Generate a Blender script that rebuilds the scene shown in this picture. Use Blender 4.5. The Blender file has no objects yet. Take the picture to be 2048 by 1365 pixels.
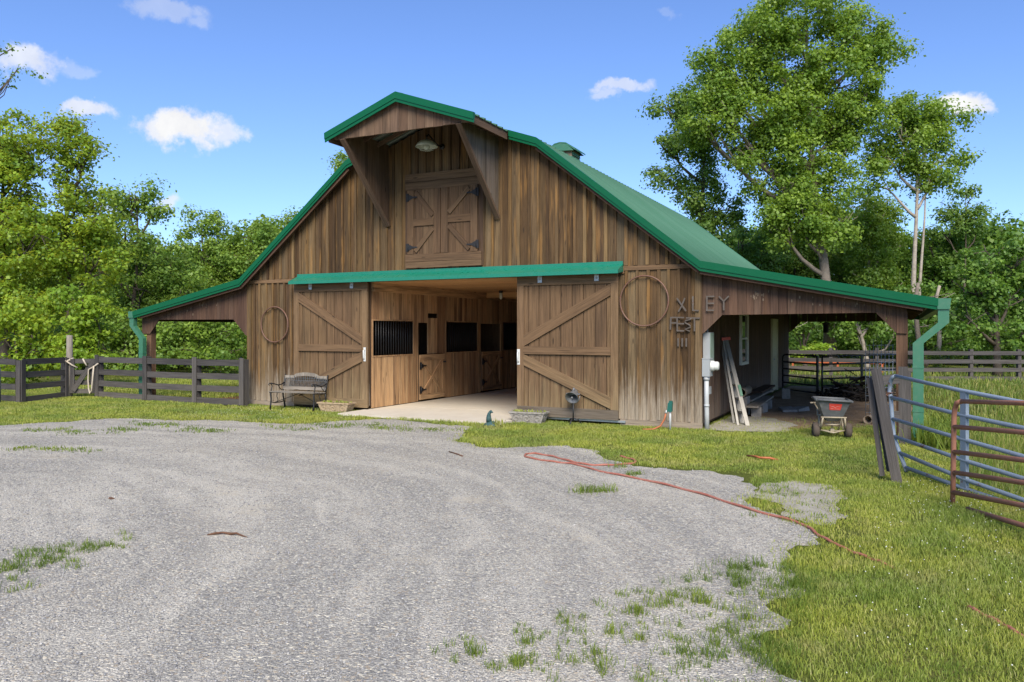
import bpy, math, random
import numpy as np
from mathutils import Vector, Matrix

# ------------------------------------------------------------------ camera, sky, sun, exposure
SC = bpy.context.scene
COL = SC.collection
YAW = math.atan2(776, 1570)
cam_d = bpy.data.cameras.new('camera')
cam_d.sensor_width = 36.0
cam_d.lens = 36.0 * 1570 / 2048
cam_d.shift_y = -20.5 / 2048
cam_d.clip_start = 0.05
cam_d.clip_end = 3000
CAM = bpy.data.objects.new('camera', cam_d)
CAM.location = (0.0, -14.35, 1.8)
CAM.rotation_euler = (math.radians(90), 0, YAW)
COL.objects.link(CAM)
SC.camera = CAM

TO_SUN = Vector((0.36, -0.68, 0.69)).normalized()
SUN_EL = math.asin(TO_SUN.z)
SUN_AZ = math.atan2(TO_SUN.x, TO_SUN.y)
sun_d = bpy.data.lights.new('sun', 'SUN')
sun_d.energy = 1.5
sun_d.angle = math.radians(36)
sun_d.color = (1.0, 0.925, 0.80)
SUN = bpy.data.objects.new('sun', sun_d)
SUN.rotation_euler = (-TO_SUN).to_track_quat('-Z', 'Y').to_euler()
SUN.location = (0, -30, 40)
COL.objects.link(SUN)

SC.view_settings.view_transform = 'Standard'
SC.view_settings.look = 'None'
SC.view_settings.gamma = 1.0
SC.view_settings.use_curve_mapping = False
SC.view_settings.exposure = 2.05

W = bpy.data.worlds.new('World')
SC.world = W
W.use_nodes = True


class NT:
    """tiny node-tree writer"""
    def __init__(self, tree):
        self.t = tree
        tree.nodes.clear()

    def n(self, kind, ins=None, **props):
        nd = self.t.nodes.new(kind)
        for k, v in props.items():
            setattr(nd, k, v)
        for k, v in (ins or {}).items():
            s = nd.inputs[k]
            if isinstance(v, bpy.types.NodeSocket):
                self.t.links.new(v, s)
            else:
                s.default_value = v
        return nd

    def math(self, op, a, b=0.0, clamp=False):
        m = self.n('ShaderNodeMath', {0: a, 1: b}, operation=op)
        m.use_clamp = clamp
        return m.outputs[0]

    def vmath(self, op, a, b=(0, 0, 0)):
        m = self.n('ShaderNodeVectorMath', {0: a, 1: b}, operation=op)
        return m.outputs['Value'] if op in ('DOT_PRODUCT', 'LENGTH') else m.outputs[0]

    def mix(self, fac, a, b, blend='MIX'):
        m = self.n('ShaderNodeMix', data_type='RGBA', blend_type=blend)
        for k, v in ((0, fac), (6, a), (7, b)):
            s = m.inputs[k]
            if isinstance(v, bpy.types.NodeSocket):
                self.t.links.new(v, s)
            elif k == 0:
                s.default_value = v
            else:
                s.default_value = (*v[:3], 1.0)
        return m.outputs[2]

    def noise(self, vec, scale, detail=4, rough=0.55, dist=0.0):
        nd = self.n('ShaderNodeTexNoise', {'Scale': scale, 'Detail': detail, 'Roughness': rough, 'Distortion': dist})
        if vec is not None:
            self.t.links.new(vec, nd.inputs['Vector'])
        return nd.outputs[0]

    def ramp(self, fac, stops, interp='LINEAR'):
        r = self.n('ShaderNodeValToRGB', {0: fac})
        cr = r.color_ramp
        cr.interpolation = interp
        while len(cr.elements) < len(stops):
            cr.elements.new(0.5)
        for e, (p, c) in zip(cr.elements, stops):
            e.position = p
            e.color = (*c[:3], 1.0) if not isinstance(c, float) else (c, c, c, 1.0)
        return r.outputs[0]

    def step(self, v, lo, hi):
        m = self.n('ShaderNodeMapRange', {0: v, 1: lo, 2: hi, 3: 0.0, 4: 1.0}, interpolation_type='SMOOTHSTEP')
        return m.outputs[0]

    def mapping(self, vec, scale=(1, 1, 1), loc=(0, 0, 0)):
        return self.n('ShaderNodeMapping', {'Vector': vec, 'Scale': scale, 'Location': loc}).outputs[0]


def cam_dir(px, py):
    """direction of a cloud in the sky, from its azimuth and height as seen from the yard"""
    az = YAW - math.atan2(px - 1024, 1570)
    el = math.atan2(662 - py, math.hypot(1570, px - 1024))
    return Vector((-math.sin(az) * math.cos(el), math.cos(az) * math.cos(el), math.sin(el)))


nt = NT(W.node_tree)
tc = nt.n('ShaderNodeTexCoord').outputs['Generated']
sky = nt.n('ShaderNodeTexSky', sky_type='NISHITA', sun_disc=False, sun_elevation=SUN_EL, sun_rotation=SUN_AZ,
           altitude=300, air_density=1.0, dust_density=0.4, ozone_density=2.2)
skycol = nt.mix(1.0, sky.outputs[0], (0.585, 0.69, 0.93), 'MULTIPLY')
# (direction as photo azimuth/height, half width, half height, strength); a few more outside the frame
CLOUDS = [((372, 258), 120, 44, 1.0), ((440, 268), 70, 26, 0.75), ((320, 262), 52, 26, 0.9), ((175, 222), 66, 24, 0.8), ((50, 128), 72, 40, 0.75), ((340, 402), 34, 20, 0.7),
          ((345, 22), 84, 28, 0.32), ((400, 50), 36, 20, 0.25), ((1245, 166), 78, 17, 0.62), ((1215, 182), 40, 16, 0.5),
          ((1915, 214), 84, 32, 1.0), ((1960, 222), 44, 22, 0.8), ((215, 410), 50, 12, 0.5), ((2044, 470), 26, 12, 0.5),
          ((1340, 22), 30, 12, 0.12), ((150, 145), 40, 22, 0.25),
          ((-500, 200), 200, 50, 1.0), ((-900, 420), 220, 40, 0.9), ((2700, 260), 230, 50, 1.0), ((3400, 420), 200, 40, 0.9)]
warp = nt.n('ShaderNodeTexNoise', {'Vector': tc, 'Scale': 16.0, 'Detail': 5.0, 'Roughness': 0.62})
warp_v = nt.vmath('SUBTRACT', warp.outputs['Color'], (0.5, 0.5, 0.5))
wdir = nt.vmath('ADD', tc, nt.vmath('MULTIPLY', warp_v, (0.055, 0.055, 0.055)))
fine = nt.noise(tc, 38.0, 8, 0.68)
total = None
for (cp, rw, rh, st) in CLOUDS:
    d = cam_dir(*cp); rw *= 0.88; rh *= 0.84
    u = Vector((d.y, -d.x, 0)).normalized()
    v = u.cross(d)
    rel = nt.vmath('SUBTRACT', wdir, tuple(d))
    k = 1570 / math.cos(math.atan2(cp[0] - 1024, 1570))
    a = nt.math('DIVIDE', nt.vmath('DOT_PRODUCT', rel, tuple(u)), rw / k)
    b = nt.math('DIVIDE', nt.vmath('DOT_PRODUCT', rel, tuple(v)), rh / k)
    r = nt.math('SQRT', nt.math('ADD', nt.math('MULTIPLY', a, a), nt.math('MULTIPLY', b, b)))
    r = nt.math('ADD', r, nt.math('MULTIPLY', nt.math('SUBTRACT', fine, 0.5), 1.35))
    m = nt.math('MULTIPLY', nt.math('SUBTRACT', 1.0, nt.step(r, 0.42, 1.06)), st)
    total = m if total is None else nt.math('MAXIMUM', total, m)
cloud_tex = nt.ramp(nt.noise(wdir, 26.0, 4), [(0.3, (3.7, 3.75, 3.95)), (0.7, (4.5, 4.5, 4.5))])
bgcol = nt.mix(total, skycol, cloud_tex)
bg = nt.n('ShaderNodeBackground', {'Color': bgcol, 'Strength': 0.054})
nt.n('ShaderNodeOutputWorld', {'Surface': bg.outputs[0]})

# ------------------------------------------------------------------ helpers
RND = random.Random(11)
WM = {}                        # world matrices by object name
I4 = Matrix.Identity(4)


def put(name, me, parent=None, M=I4):
    o = bpy.data.objects.new(name, me)
    COL.objects.link(o)
    o.matrix_basis = M
    if parent is not None:
        o.parent = parent
        o.matrix_parent_inverse = WM[parent.name].inverted()
    WM[o.name] = M.copy()
    return o


def tag(o, label=None, cat=None, group=None, kind=None):
    if label: o['label'] = label
    if cat: o['category'] = cat
    if group: o['group'] = group
    if kind: o['kind'] = kind
    return o


def thing(name, label, cat, loc=(0, 0, 0), rz=0.0, group=None):
    o = put(name, None, None, Matrix.Translation(Vector(loc)) @ Matrix.Rotation(rz, 4, 'Z'))
    o.empty_display_size = 0.2
    return tag(o, label, cat, group)


def mesh_np(name, V, F, mat, smooth=False):
    """V (n,3) float, F (m,k) int, all faces of k corners"""
    V = np.asarray(V, dtype=np.float32)
    F = np.asarray(F, dtype=np.int32)
    me = bpy.data.meshes.new(name)
    m, k = F.shape
    me.vertices.add(len(V)); me.vertices.foreach_set('co', V.ravel())
    me.loops.add(m * k); me.loops.foreach_set('vertex_index', F.ravel())
    me.polygons.add(m)
    me.polygons.foreach_set('loop_start', np.arange(0, m * k, k, dtype=np.int32))
    if smooth:
        me.polygons.foreach_set('use_smooth', np.ones(m, dtype=bool))
    me.update(calc_edges=True)
    me.materials.append(mat)
    return me


class MB:
    """collects hexahedra, tubes and lathes into one mesh"""
    def __init__(self):
        self.v, self.f, self.s = [], [], []

    def add(self, vs, fs, smooth=False):
        b = len(self.v)
        self.v += [tuple(p) for p in vs]
        self.f += [tuple(i + b for i in f) for f in fs]
        self.s += [smooth] * len(fs)
        return self

    def hexa(self, p):               # 0-3 bottom ring (ccw from above), 4-7 top ring
        return self.add(p, [(3, 2, 1, 0), (4, 5, 6, 7), (0, 1, 5, 4), (1, 2, 6, 5), (2, 3, 7, 6), (3, 0, 4, 7)])

    def box(self, x0, y0, z0, x1, y1, z1):
        return self.hexa([(x0, y0, z0), (x1, y0, z0), (x1, y1, z0), (x0, y1, z0), (x0, y0, z1), (x1, y0, z1), (x1, y1, z1), (x0, y1, z1)])

    def beam(self, p0, p1, w, t, nrm=(0, 0, 1), taper=1.0):
        p0, p1 = Vector(p0), Vector(p1)
        Z = (p1 - p0).normalized(); Y = Vector(nrm); Y = (Y - Z * Y.dot(Z)).normalized(); X = Y.cross(Z)
        q = []
        for p, k in ((p0, 1.0), (p1, taper)):
            for sx, sy in ((-1, -1), (1, -1), (1, 1), (-1, 1)):
                q.append(p + X * (sx * w * k / 2) + Y * (sy * t * k / 2))
        return self.hexa(q)

    def tube(self, pts, r, n=8, closed=False):
        pts = [Vector(p) for p in pts]
        rs = r if isinstance(r, (list, tuple)) else [r] * len(pts)
        m = len(pts); vs = []; prev = None
        for i, p in enumerate(pts):
            a = pts[(i - 1) % m] if (closed or i > 0) else p
            c = pts[(i + 1) % m] if (closed or i < m - 1) else p
            d = (c - a).normalized()
            if prev is None:
                u = d.cross(Vector((0, 0, 1)) if abs(d.z) < 0.9 else Vector((1, 0, 0))).normalized()
            else:
                u = (prev - d * prev.dot(d)).normalized()
            prev = u; w = d.cross(u)
            for k in range(n):
                an = 2 * math.pi * k / n
                vs.append(p + (u * math.cos(an) + w * math.sin(an)) * rs[i])
        fs = []
        for i in range(m if closed else m - 1):
            j = (i + 1) % m
            for k in range(n):
                l = (k + 1) % n
                fs.append((i * n + k, i * n + l, j * n + l, j * n + k))
        self.add(vs, fs, True)
        if not closed:
            b = len(self.v) - len(vs)
            self.f += [tuple(b + k for k in range(n))[::-1], tuple(b + (m - 1) * n + k for k in range(n))]
            self.s += [False, False]
        return self

    def lathe(self, prof, c=(0, 0, 0), n=20, axis='z', sx=1.0, sy=1.0):
        vs, fs = [], []
        for (r, h) in prof:
            for k in range(n):
                an = 2 * math.pi * k / n
                a, b = r * math.cos(an) * sx, r * math.sin(an) * sy
                if axis == 'z': q = (a, b, h)
                elif axis == 'y': q = (a, h, -b)
                else: q = (h, a, b)
                vs.append((q[0] + c[0], q[1] + c[1], q[2] + c[2]))
        for i in range(len(prof) - 1):
            for k in range(n):
                l = (k + 1) % n
                fs.append((i * n + k, i * n + l, (i + 1) * n + l, (i + 1) * n + k))
        return self.add(vs, fs, True)

    def build(self, name, mat, parent=None, M=I4):
        me = bpy.data.meshes.new(name)
        me.from_pydata(self.v, [], self.f)
        me.polygons.foreach_set('use_smooth', self.s)
        me.update()
        me.materials.append(mat)
        return put(name, me, parent, M)

    def build_world(self, name, mat, parent):
        """vertices given in world space; the origin goes to their lowest centre"""
        a = np.array([tuple(p) for p in self.v])
        c = Vector(((a[:, 0].min() + a[:, 0].max()) / 2, (a[:, 1].min() + a[:, 1].max()) / 2, a[:, 2].min()))
        self.v = [(p[0] - c.x, p[1] - c.y, p[2] - c.z) for p in self.v]
        return self.build(name, mat, parent, Matrix.Translation(c))


def plank(name, parent, mat, p0, p1, w, t, nrm, seg=None):
    """a board from p0 to p1 (centre line of its BACK face); its own local z runs along the grain, nrm points out"""
    p0, p1 = Vector(p0), Vector(p1)
    Z = (p1 - p0).normalized(); N = Vector(nrm); N = (N - Z * N.dot(Z)).normalized()
    Y = -N; X = Y.cross(Z)
    L = (p1 - p0).length
    h = w / 2; b = 0.004
    m = MB()
    j = [RND.uniform(-0.003, 0.003) for _ in range(8)]
    m.hexa([(-h + j[0], -t, 0), (h + j[1], -t, 0), (h, 0, 0), (-h, 0, 0), (-h + j[2], -t, L), (h + j[3], -t, L), (h, 0, L), (-h, 0, L)])
    M = Matrix((X.to_4d(), Y.to_4d(), Z.to_4d(), p0.to_4d())).transposed()
    for i in range(3): M[3][i] = 0
    M[3][3] = 1
    return m.build(name, mat, parent, M)


def wall_board(name, parent, mat, org, udir, w, t, zb, zt):
    """an upright board: org (x, y) is the centre of its OUTER face, udir its width direction seen from outside left to right"""
    X = Vector((udir[0], udir[1], 0)).normalized(); Z = Vector((0, 0, 1)); Y = Z.cross(X)
    h = w / 2
    zb = zb if isinstance(zb, (tuple, list)) else (zb, zb)
    zt = zt if isinstance(zt, (tuple, list)) else (zt, zt)
    z0 = min(zb)
    dz = RND.uniform(-0.002, 0.002)
    m = MB()
    m.hexa([(-h, dz, zb[0] - z0), (h, dz, zb[1] - z0), (h, t, zb[1] - z0), (-h, t, zb[0] - z0),
            (-h, dz, zt[0] - z0), (h, dz, zt[1] - z0), (h, t, zt[1] - z0), (-h, t, zt[0] - z0)])
    M = Matrix(((X.x, Y.x, 0, org[0]), (X.y, Y.y, 0, org[1]), (0, 0, 1, z0), (0, 0, 0, 1)))
    return m.build(name, mat, parent, M)


def copy_tree(o, M, label=None):
    """a copy of a thing with copies of its parts and sub-parts"""
    def rec(src, par):
        c = src.copy(); COL.objects.link(c)
        if par is not None: c.parent = par
        for ch in list(src.children): rec(ch, c)
        return c
    c = rec(o, None)
    c.matrix_basis = M
    WM[c.name] = M.copy()
    if label: c['label'] = label
    return c


# ------------------------------------------------------------------ materials
def new_mat(name):
    m = bpy.data.materials.new(name)
    m.use_nodes = True
    return m, NT(m.node_tree)


def finish(nt, col, rough=0.8, bump=None, bstr=0.3, bdist=0.01, metal=0.0, spec=0.4, trans=None):
    b = nt.n('ShaderNodeBsdfPrincipled', {'Base Color': col if isinstance(col, bpy.types.NodeSocket) else (*col[:3], 1.0), 'Roughness': rough, 'Metallic': metal, 'Specular IOR Level': spec})
    if bump is not None:
        bn = nt.n('ShaderNodeBump', {'Height': bump, 'Strength': bstr, 'Distance': bdist})
        nt.t.links.new(bn.outputs[0], b.inputs['Normal'])
    sh = b.outputs[0]
    if trans:
        tr = nt.n('ShaderNodeBsdfTranslucent', {'Color': trans[1]})
        sh = nt.n('ShaderNodeMixShader', {0: trans[0], 1: sh, 2: tr.outputs[0]}).outputs[0]
    nt.n('ShaderNodeOutputMaterial', {'Surface': sh})


def wood(name, cols, dark=(0.02, 0.013, 0.009), grain=0.55, weather=0.0, grey=(0.23, 0.19, 0.15), rough=0.85, streak=0.5, amber=0.0, knots=True):
    m, nt = new_mat(name)
    oi = nt.n('ShaderNodeObjectInfo')
    rnd = oi.outputs['Random']
    pos = nt.n('ShaderNodeNewGeometry').outputs['Position']
    oc = nt.n('ShaderNodeTexCoord').outputs['Object']
    off = nt.n('ShaderNodeCombineXYZ', {0: nt.math('MULTIPLY', rnd, 53.0), 1: nt.math('MULTIPLY', rnd, 17.0), 2: nt.math('MULTIPLY', rnd, 91.0)}).outputs[0]
    v = nt.vmath('ADD', oc, off)
    n = len(cols)
    base = nt.ramp(rnd, [(i / max(1, n - 1), c) for i, c in enumerate(cols)])
    g1 = nt.noise(nt.mapping(v, (16, 16, 0.9)), 1.0, 5, 0.6, 0.6)
    g2 = nt.noise(nt.mapping(v, (70, 70, 2.0)), 1.0, 4, 0.65)
    st = nt.noise(nt.mapping(v, (5, 5, 0.45)), 1.0, 3, 0.5)
    lum = nt.ramp(g1, [(0.30, (0.45, 0.45, 0.45)), (0.52, (1, 1, 1)), (0.75, (1.35, 1.33, 1.28))])
    c = nt.mix(grain, base, nt.mix(1.0, base, lum, 'MULTIPLY'))
    lum2 = nt.ramp(g2, [(0.28, (0.55, 0.54, 0.52)), (0.55, (1.05, 1.05, 1.05)), (0.8, (1.3, 1.28, 1.25))])
    c = nt.mix(0.95, c, nt.mix(1.0, c, lum2, 'MULTIPLY'))
    c = nt.mix(nt.math('MULTIPLY', nt.step(st, 0.52, 0.72), streak), c, dark)
    if knots:
        vo = nt.n('ShaderNodeTexVoronoi', {'Vector': nt.mapping(v, (7, 7, 1.5)), 'Scale': 1.0}).outputs['Distance']
        kn = nt.math('SUBTRACT', 1.0, nt.step(vo, 0.05, 0.13))
        c = nt.mix(nt.math('MULTIPLY', kn, 0.75), c, dark)
    sep = nt.n('ShaderNodeSeparateXYZ', {0: pos})
    if amber > 0:
        am = nt.math('MULTIPLY', nt.step(nt.noise(nt.mapping(v, (9, 9, 0.8), (7, 3, 1)), 1.0, 3, 0.6), 0.54, 0.7), amber)
        c = nt.mix(am, c, (0.30, 0.155, 0.045))
    if weather > 0:
        wz = nt.math('ADD', sep.outputs[2], nt.math('MULTIPLY', nt.math('SUBTRACT', nt.noise(nt.mapping(v, (12, 12, 1.2)), 1.0, 4, 0.65), 0.5), 2.4))
        wf = nt.math('MULTIPLY', nt.math('SUBTRACT', 1.0, nt.step(wz, -0.1, 1.15)), weather)
        c = nt.mix(wf, c, nt.mix(1.0, grey, lum2, 'MULTIPLY'))
    h = nt.math('ADD', nt.math('MULTIPLY', g1, 0.5), nt.math('MULTIPLY', g2, 0.6))
    finish(nt, c, rough, h, 0.55, 0.012, spec=0.25)
    return m


def metal_paint(name, col, rough=0.4, metal=0.0, rust=0.0, rustcol=(0.20, 0.065, 0.03), dirt=0.25, dirtcol=(0.25, 0.23, 0.2), spec=0.5, scale=9.0, chips=0.0, chipcol=(0.6, 0.6, 0.55)):
    m, nt = new_mat(name)
    pos = nt.n('ShaderNodeNewGeometry').outputs['Position']
    n1 = nt.noise(pos, scale, 6, 0.65)
    n2 = nt.noise(pos, scale * 7, 4, 0.6)
    c = nt.mix(nt.math('MULTIPLY', nt.step(n1, 0.45, 0.75), dirt), col, dirtcol)
    c = nt.mix(nt.math('MULTIPLY', n2, 0.35 if rust > 0 else 0.14), c, nt.mix(1.0, c, (0.6, 0.6, 0.6), 'MULTIPLY'))
    if rust > 0:
        rf = nt.step(nt.math('ADD', n1, nt.math('MULTIPLY', nt.math('SUBTRACT', n2, 0.5), 0.5)), 0.78 - rust * 0.5, 0.86 - rust * 0.42)
        rc = nt.mix(n2, rustcol, (rustcol[0] * 0.45, rustcol[1] * 0.4, rustcol[2] * 0.5))
        c = nt.mix(rf, c, rc)
    if chips > 0:
        cf = nt.step(nt.noise(pos, 26.0, 5, 0.7), 0.78 - 0.2 * chips, 0.80 - 0.2 * chips)
        c = nt.mix(cf, c, chipcol)
    finish(nt, c, nt.math('ADD', rough, nt.math('MULTIPLY', nt.math('SUBTRACT', n1, 0.5), 0.3)), n2, 0.03, 0.003, metal, spec)
    return m


def plain(name, col, rough=0.7, var=0.3, scale=12.0, bstr=0.25, bdist=0.006, spec=0.35, metal=0.0, col2=None):
    m, nt = new_mat(name)
    oc = nt.n('ShaderNodeTexCoord').outputs['Object']
    n1 = nt.noise(oc, scale, 6, 0.65)
    n2 = nt.noise(oc, scale * 6, 4, 0.6)
    c2 = col2 or tuple(x * 0.5 for x in col)
    c = nt.mix(nt.math('MULTIPLY', nt.step(n1, 0.4, 0.7), var * 2, True), col, c2)
    c = nt.mix(nt.math('MULTIPLY', nt.step(n2, 0.45, 0.7), var), c, tuple(x * 0.6 for x in col))
    finish(nt, c, rough, nt.math('ADD', n1, nt.math('MULTIPLY', n2, 0.5)), bstr, bdist, metal, spec)
    return m


def leaf_mat(name, cols, tr=0.35, trcol=(0.22, 0.34, 0.03), rough=0.45, straw=0.0):
    m, nt = new_mat(name)
    geo = nt.n('ShaderNodeNewGeometry')
    r = geo.outputs['Random Per Island']
    pos = geo.outputs['Position']
    c = nt.ramp(r, [(i / (len(cols) - 1), q) for i, q in enumerate(cols)])
    cl = nt.noise(pos, 0.9, 3, 0.5)
    c = nt.mix(nt.step(cl, 0.35, 0.65), nt.mix(1.0, c, (0.72, 0.8, 0.8), 'MULTIPLY'), nt.mix(1.0, c, (1.2, 1.12, 0.95), 'MULTIPLY'))
    if straw:      # drier and greener patches of the lawn
        w1 = nt.noise(pos, 1.7, 5, 0.65); w2 = nt.noise(pos, 0.45, 3, 0.5)
        c = nt.mix(nt.math('MULTIPLY', nt.step(w1, 0.50, 0.68), straw), c, nt.mix(r, (0.33, 0.30, 0.10), (0.44, 0.39, 0.17)))
        c = nt.mix(nt.math('MULTIPLY', nt.step(w1, 0.46, 0.32), 0.75), c, nt.mix(r, (0.085, 0.15, 0.022), (0.15, 0.215, 0.03)))
        c = nt.mix(nt.math('MULTIPLY', nt.step(w2, 0.5, 0.66), 0.3), c, (0.30, 0.29, 0.07))
    finish(nt, c, rough, spec=0.3, trans=(tr, (*trcol, 1.0)))
    return m


M = {}
M['front'] = wood('front_siding', [(0.107, 0.063, 0.029), (0.056, 0.031, 0.013), (0.159, 0.105, 0.051), (0.084, 0.049, 0.025), (0.140, 0.084, 0.033), (0.063, 0.039, 0.021), (0.179, 0.124, 0.065), (0.096, 0.053, 0.022), (0.120, 0.088, 0.051)],
                  weather=0.95, amber=0.4, streak=0.42, grain=0.7, grey=(0.31, 0.255, 0.19))
M['batten'] = wood('batten_wood', [(0.122, 0.073, 0.033), (0.061, 0.034, 0.016), (0.191, 0.123, 0.055), (0.089, 0.054, 0.028), (0.155, 0.090, 0.033)], weather=0.95, amber=0.5, streak=0.42, grain=0.7, grey=(0.31, 0.255, 0.19))
M['fascia'] = wood('shed_siding', [(0.094, 0.052, 0.033), (0.075, 0.041, 0.028), (0.121, 0.068, 0.043), (0.086, 0.048, 0.032), (0.107, 0.066, 0.044)], streak=0.35, amber=0.08)
M['side'] = wood('side_siding', [(0.085, 0.045, 0.028), (0.06, 0.033, 0.022), (0.10, 0.056, 0.035)], streak=0.4, weather=0.4)
M['door'] = wood('sliding_door_wood', [(0.145, 0.087, 0.045), (0.128, 0.076, 0.040), (0.167, 0.104, 0.052), (0.135, 0.078, 0.040)], weather=0.55, grey=(0.280, 0.207, 0.108), streak=0.42)
M['door_trim'] = wood('door_frame_wood', [(0.165, 0.101, 0.054), (0.139, 0.082, 0.043), (0.182, 0.115, 0.060)], weather=0.6, grey=(0.265, 0.191, 0.101), streak=0.3)
M['door_rot'] = wood('rotted_door_wood', [(0.15, 0.11, 0.075), (0.12, 0.09, 0.06)], dark=(0.025, 0.02, 0.016), streak=0.95, weather=0.8, grey=(0.16, 0.13, 0.10), grain=1.0)
M['loft'] = wood('hayloft_door_wood', [(0.127, 0.075, 0.039), (0.109, 0.064, 0.035), (0.144, 0.089, 0.048)], streak=0.3)
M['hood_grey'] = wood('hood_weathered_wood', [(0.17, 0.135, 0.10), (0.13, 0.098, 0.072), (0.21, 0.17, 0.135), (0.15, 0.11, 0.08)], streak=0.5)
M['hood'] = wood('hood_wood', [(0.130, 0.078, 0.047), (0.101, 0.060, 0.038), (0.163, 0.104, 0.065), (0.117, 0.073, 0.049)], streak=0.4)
M['stall'] = wood('stall_wood', [(0.50, 0.30, 0.15), (0.44, 0.255, 0.125), (0.58, 0.37, 0.19), (0.27, 0.145, 0.07), (0.54, 0.33, 0.165), (0.48, 0.30, 0.155), (0.2, 0.105, 0.055)], dark=(0.06, 0.034, 0.02), streak=0.75, grain=0.6)
M['ceiling'] = wood('ceiling_wood', [(0.58, 0.32, 0.14), (0.52, 0.28, 0.12), (0.62, 0.36, 0.16)], dark=(0.14, 0.07, 0.03), streak=0.2, grain=0.4)
M['timber'] = wood('rough_timber', [(0.15, 0.085, 0.05), (0.12, 0.066, 0.04)], streak=0.4)
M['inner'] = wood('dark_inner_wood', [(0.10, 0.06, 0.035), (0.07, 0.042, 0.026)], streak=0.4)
M['fence'] = wood('black_fence_wood', [(0.062, 0.058, 0.056), (0.082, 0.074, 0.071), (0.051, 0.047, 0.046), (0.095, 0.085, 0.078)], dark=(0.030, 0.026, 0.024), streak=0.3, weather=0.25, grey=(0.177, 0.150, 0.122), knots=False)
M['greywood'] = wood('silver_grey_wood', [(0.22, 0.19, 0.155), (0.27, 0.235, 0.19), (0.19, 0.165, 0.135)], dark=(0.08, 0.068, 0.055), streak=0.35)
M['sill'] = wood('sill_wood', [(0.26, 0.19, 0.12), (0.22, 0.16, 0.11)], streak=0.4, weather=0.5, grey=(0.3, 0.26, 0.21))
M['green'] = metal_paint('green_trim', (0.003, 0.092, 0.038), 0.38, dirt=0.04, dirtcol=(0.05, 0.16, 0.09), spec=0.22, chips=0.08, chipcol=(0.3, 0.4, 0.3))
M['canopy'] = metal_paint('green_canopy', (0.010, 0.170, 0.106), 0.3, dirt=0.06, chips=0.12, chipcol=(0.340, 0.425, 0.357))
def roof_mat():
    m, nt = new_mat('green_roof')
    rnd = nt.n('ShaderNodeObjectInfo').outputs['Random']
    p = nt.n('ShaderNodeNewGeometry').outputs['Position']
    a = nt.noise(nt.mapping(p, (0.5, 3.0, 0.5)), 1.0, 5, 0.6); b = nt.noise(p, 14.0, 4, 0.6)
    c = nt.mix(rnd, (0.053, 0.140, 0.088), (0.068, 0.160, 0.105))
    c = nt.mix(nt.math('MULTIPLY', nt.step(a, 0.42, 0.7), 0.45), c, (0.093, 0.183, 0.132))
    c = nt.mix(nt.math('MULTIPLY', nt.step(b, 0.5, 0.75), 0.18), c, (0.043, 0.076, 0.051))
    finish(nt, c, nt.math('ADD', 0.6, nt.math('MULTIPLY', a, 0.2)), b, 0.03, 0.003, spec=0.12)
    return m


M['roof'] = roof_mat()
M['roof_under'] = metal_paint('roof_underside', (0.20, 0.23, 0.20), 0.5, dirt=0.4, scale=3)
M['gutter'] = metal_paint('green_gutter', (0.04, 0.15, 0.085), 0.42, dirt=0.12, chips=0.1)
M['iron'] = metal_paint('black_iron', (0.012, 0.012, 0.013), 0.5, dirt=0.15, dirtcol=(0.05, 0.045, 0.04))
M['galv'] = metal_paint('galvanised_steel', (0.42, 0.44, 0.45), 0.42, 0.6, dirt=0.3)
M['whitepaint'] = metal_paint('off_white_paint', (0.62, 0.62, 0.58), 0.5, dirt=0.25)
M['hoop'] = metal_paint('hoop_iron', (0.16, 0.085, 0.055), 0.6, 0.2, rust=0.6, rustcol=(0.22, 0.10, 0.055), dirt=0.3)
M['letter'] = metal_paint('letter_iron', (0.094, 0.073, 0.057), 0.65, 0.1, rust=0.2, rustcol=(0.125, 0.069, 0.044))
M['bluegate'] = metal_paint('blue_gate_paint', (0.245, 0.295, 0.35), 0.48, dirt=0.3, dirtcol=(0.28, 0.31, 0.34), rust=0.34, rustcol=(0.24, 0.11, 0.06), scale=6)
M['rust'] = metal_paint('rusty_gate', (0.350, 0.149, 0.088), 0.75, dirt=0.6, dirtcol=(0.175, 0.067, 0.038), rust=0.4, rustcol=(0.500, 0.228, 0.131))
M['blacktube'] = metal_paint('black_tube_paint', (0.010, 0.011, 0.014), 0.35, dirt=0.1)
M['darktube'] = metal_paint('dark_grey_tube', (0.07, 0.085, 0.10), 0.5, dirt=0.4, rust=0.2)
M['meter'] = metal_paint('meter_grey', (0.302, 0.315, 0.315), 0.5, dirt=0.12)
M['box_reflect'] = metal_paint('box_side_reflection', (0.20, 0.27, 0.22), 0.5, dirt=0.15)  # green reflected light put into the colour of the box's side
M['pvc'] = metal_paint('grey_conduit', (0.425, 0.433, 0.425), 0.45, dirt=0.12)
M['alu'] = metal_paint('ladder_aluminium', (0.262, 0.246, 0.215), 0.5, 0.25, dirt=0.4)
M['redcap'] = metal_paint('red_cap', (0.42, 0.04, 0.015), 0.5, dirt=0.1)
M['hopper'] = metal_paint('grey_hopper', (0.085, 0.09, 0.092), 0.6, dirt=0.55, dirtcol=(0.2, 0.19, 0.17))
M['cream'] = metal_paint('dusty_cream_frame', (0.36, 0.30, 0.2), 0.6, dirt=0.5, rust=0.3)
M['tyre'] = plain('dirty_tyre', (0.085, 0.065, 0.05), 0.9)
M['redlabel'] = metal_paint('red_label', (0.55, 0.05, 0.035), 0.5, dirt=0.2, dirtcol=(0.6, 0.3, 0.25))
M['labelink'] = plain('label_print', (0.55, 0.22, 0.18), 0.6, 0.1)
M['concrete'] = plain('concrete_slab', (0.56, 0.50, 0.40), 0.8, 0.16, 2.2, 0.15, 0.004, col2=(0.43, 0.365, 0.275))
M['block'] = plain('cinder_block', (0.26, 0.24, 0.215), 0.95, 0.3, 14)
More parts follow.
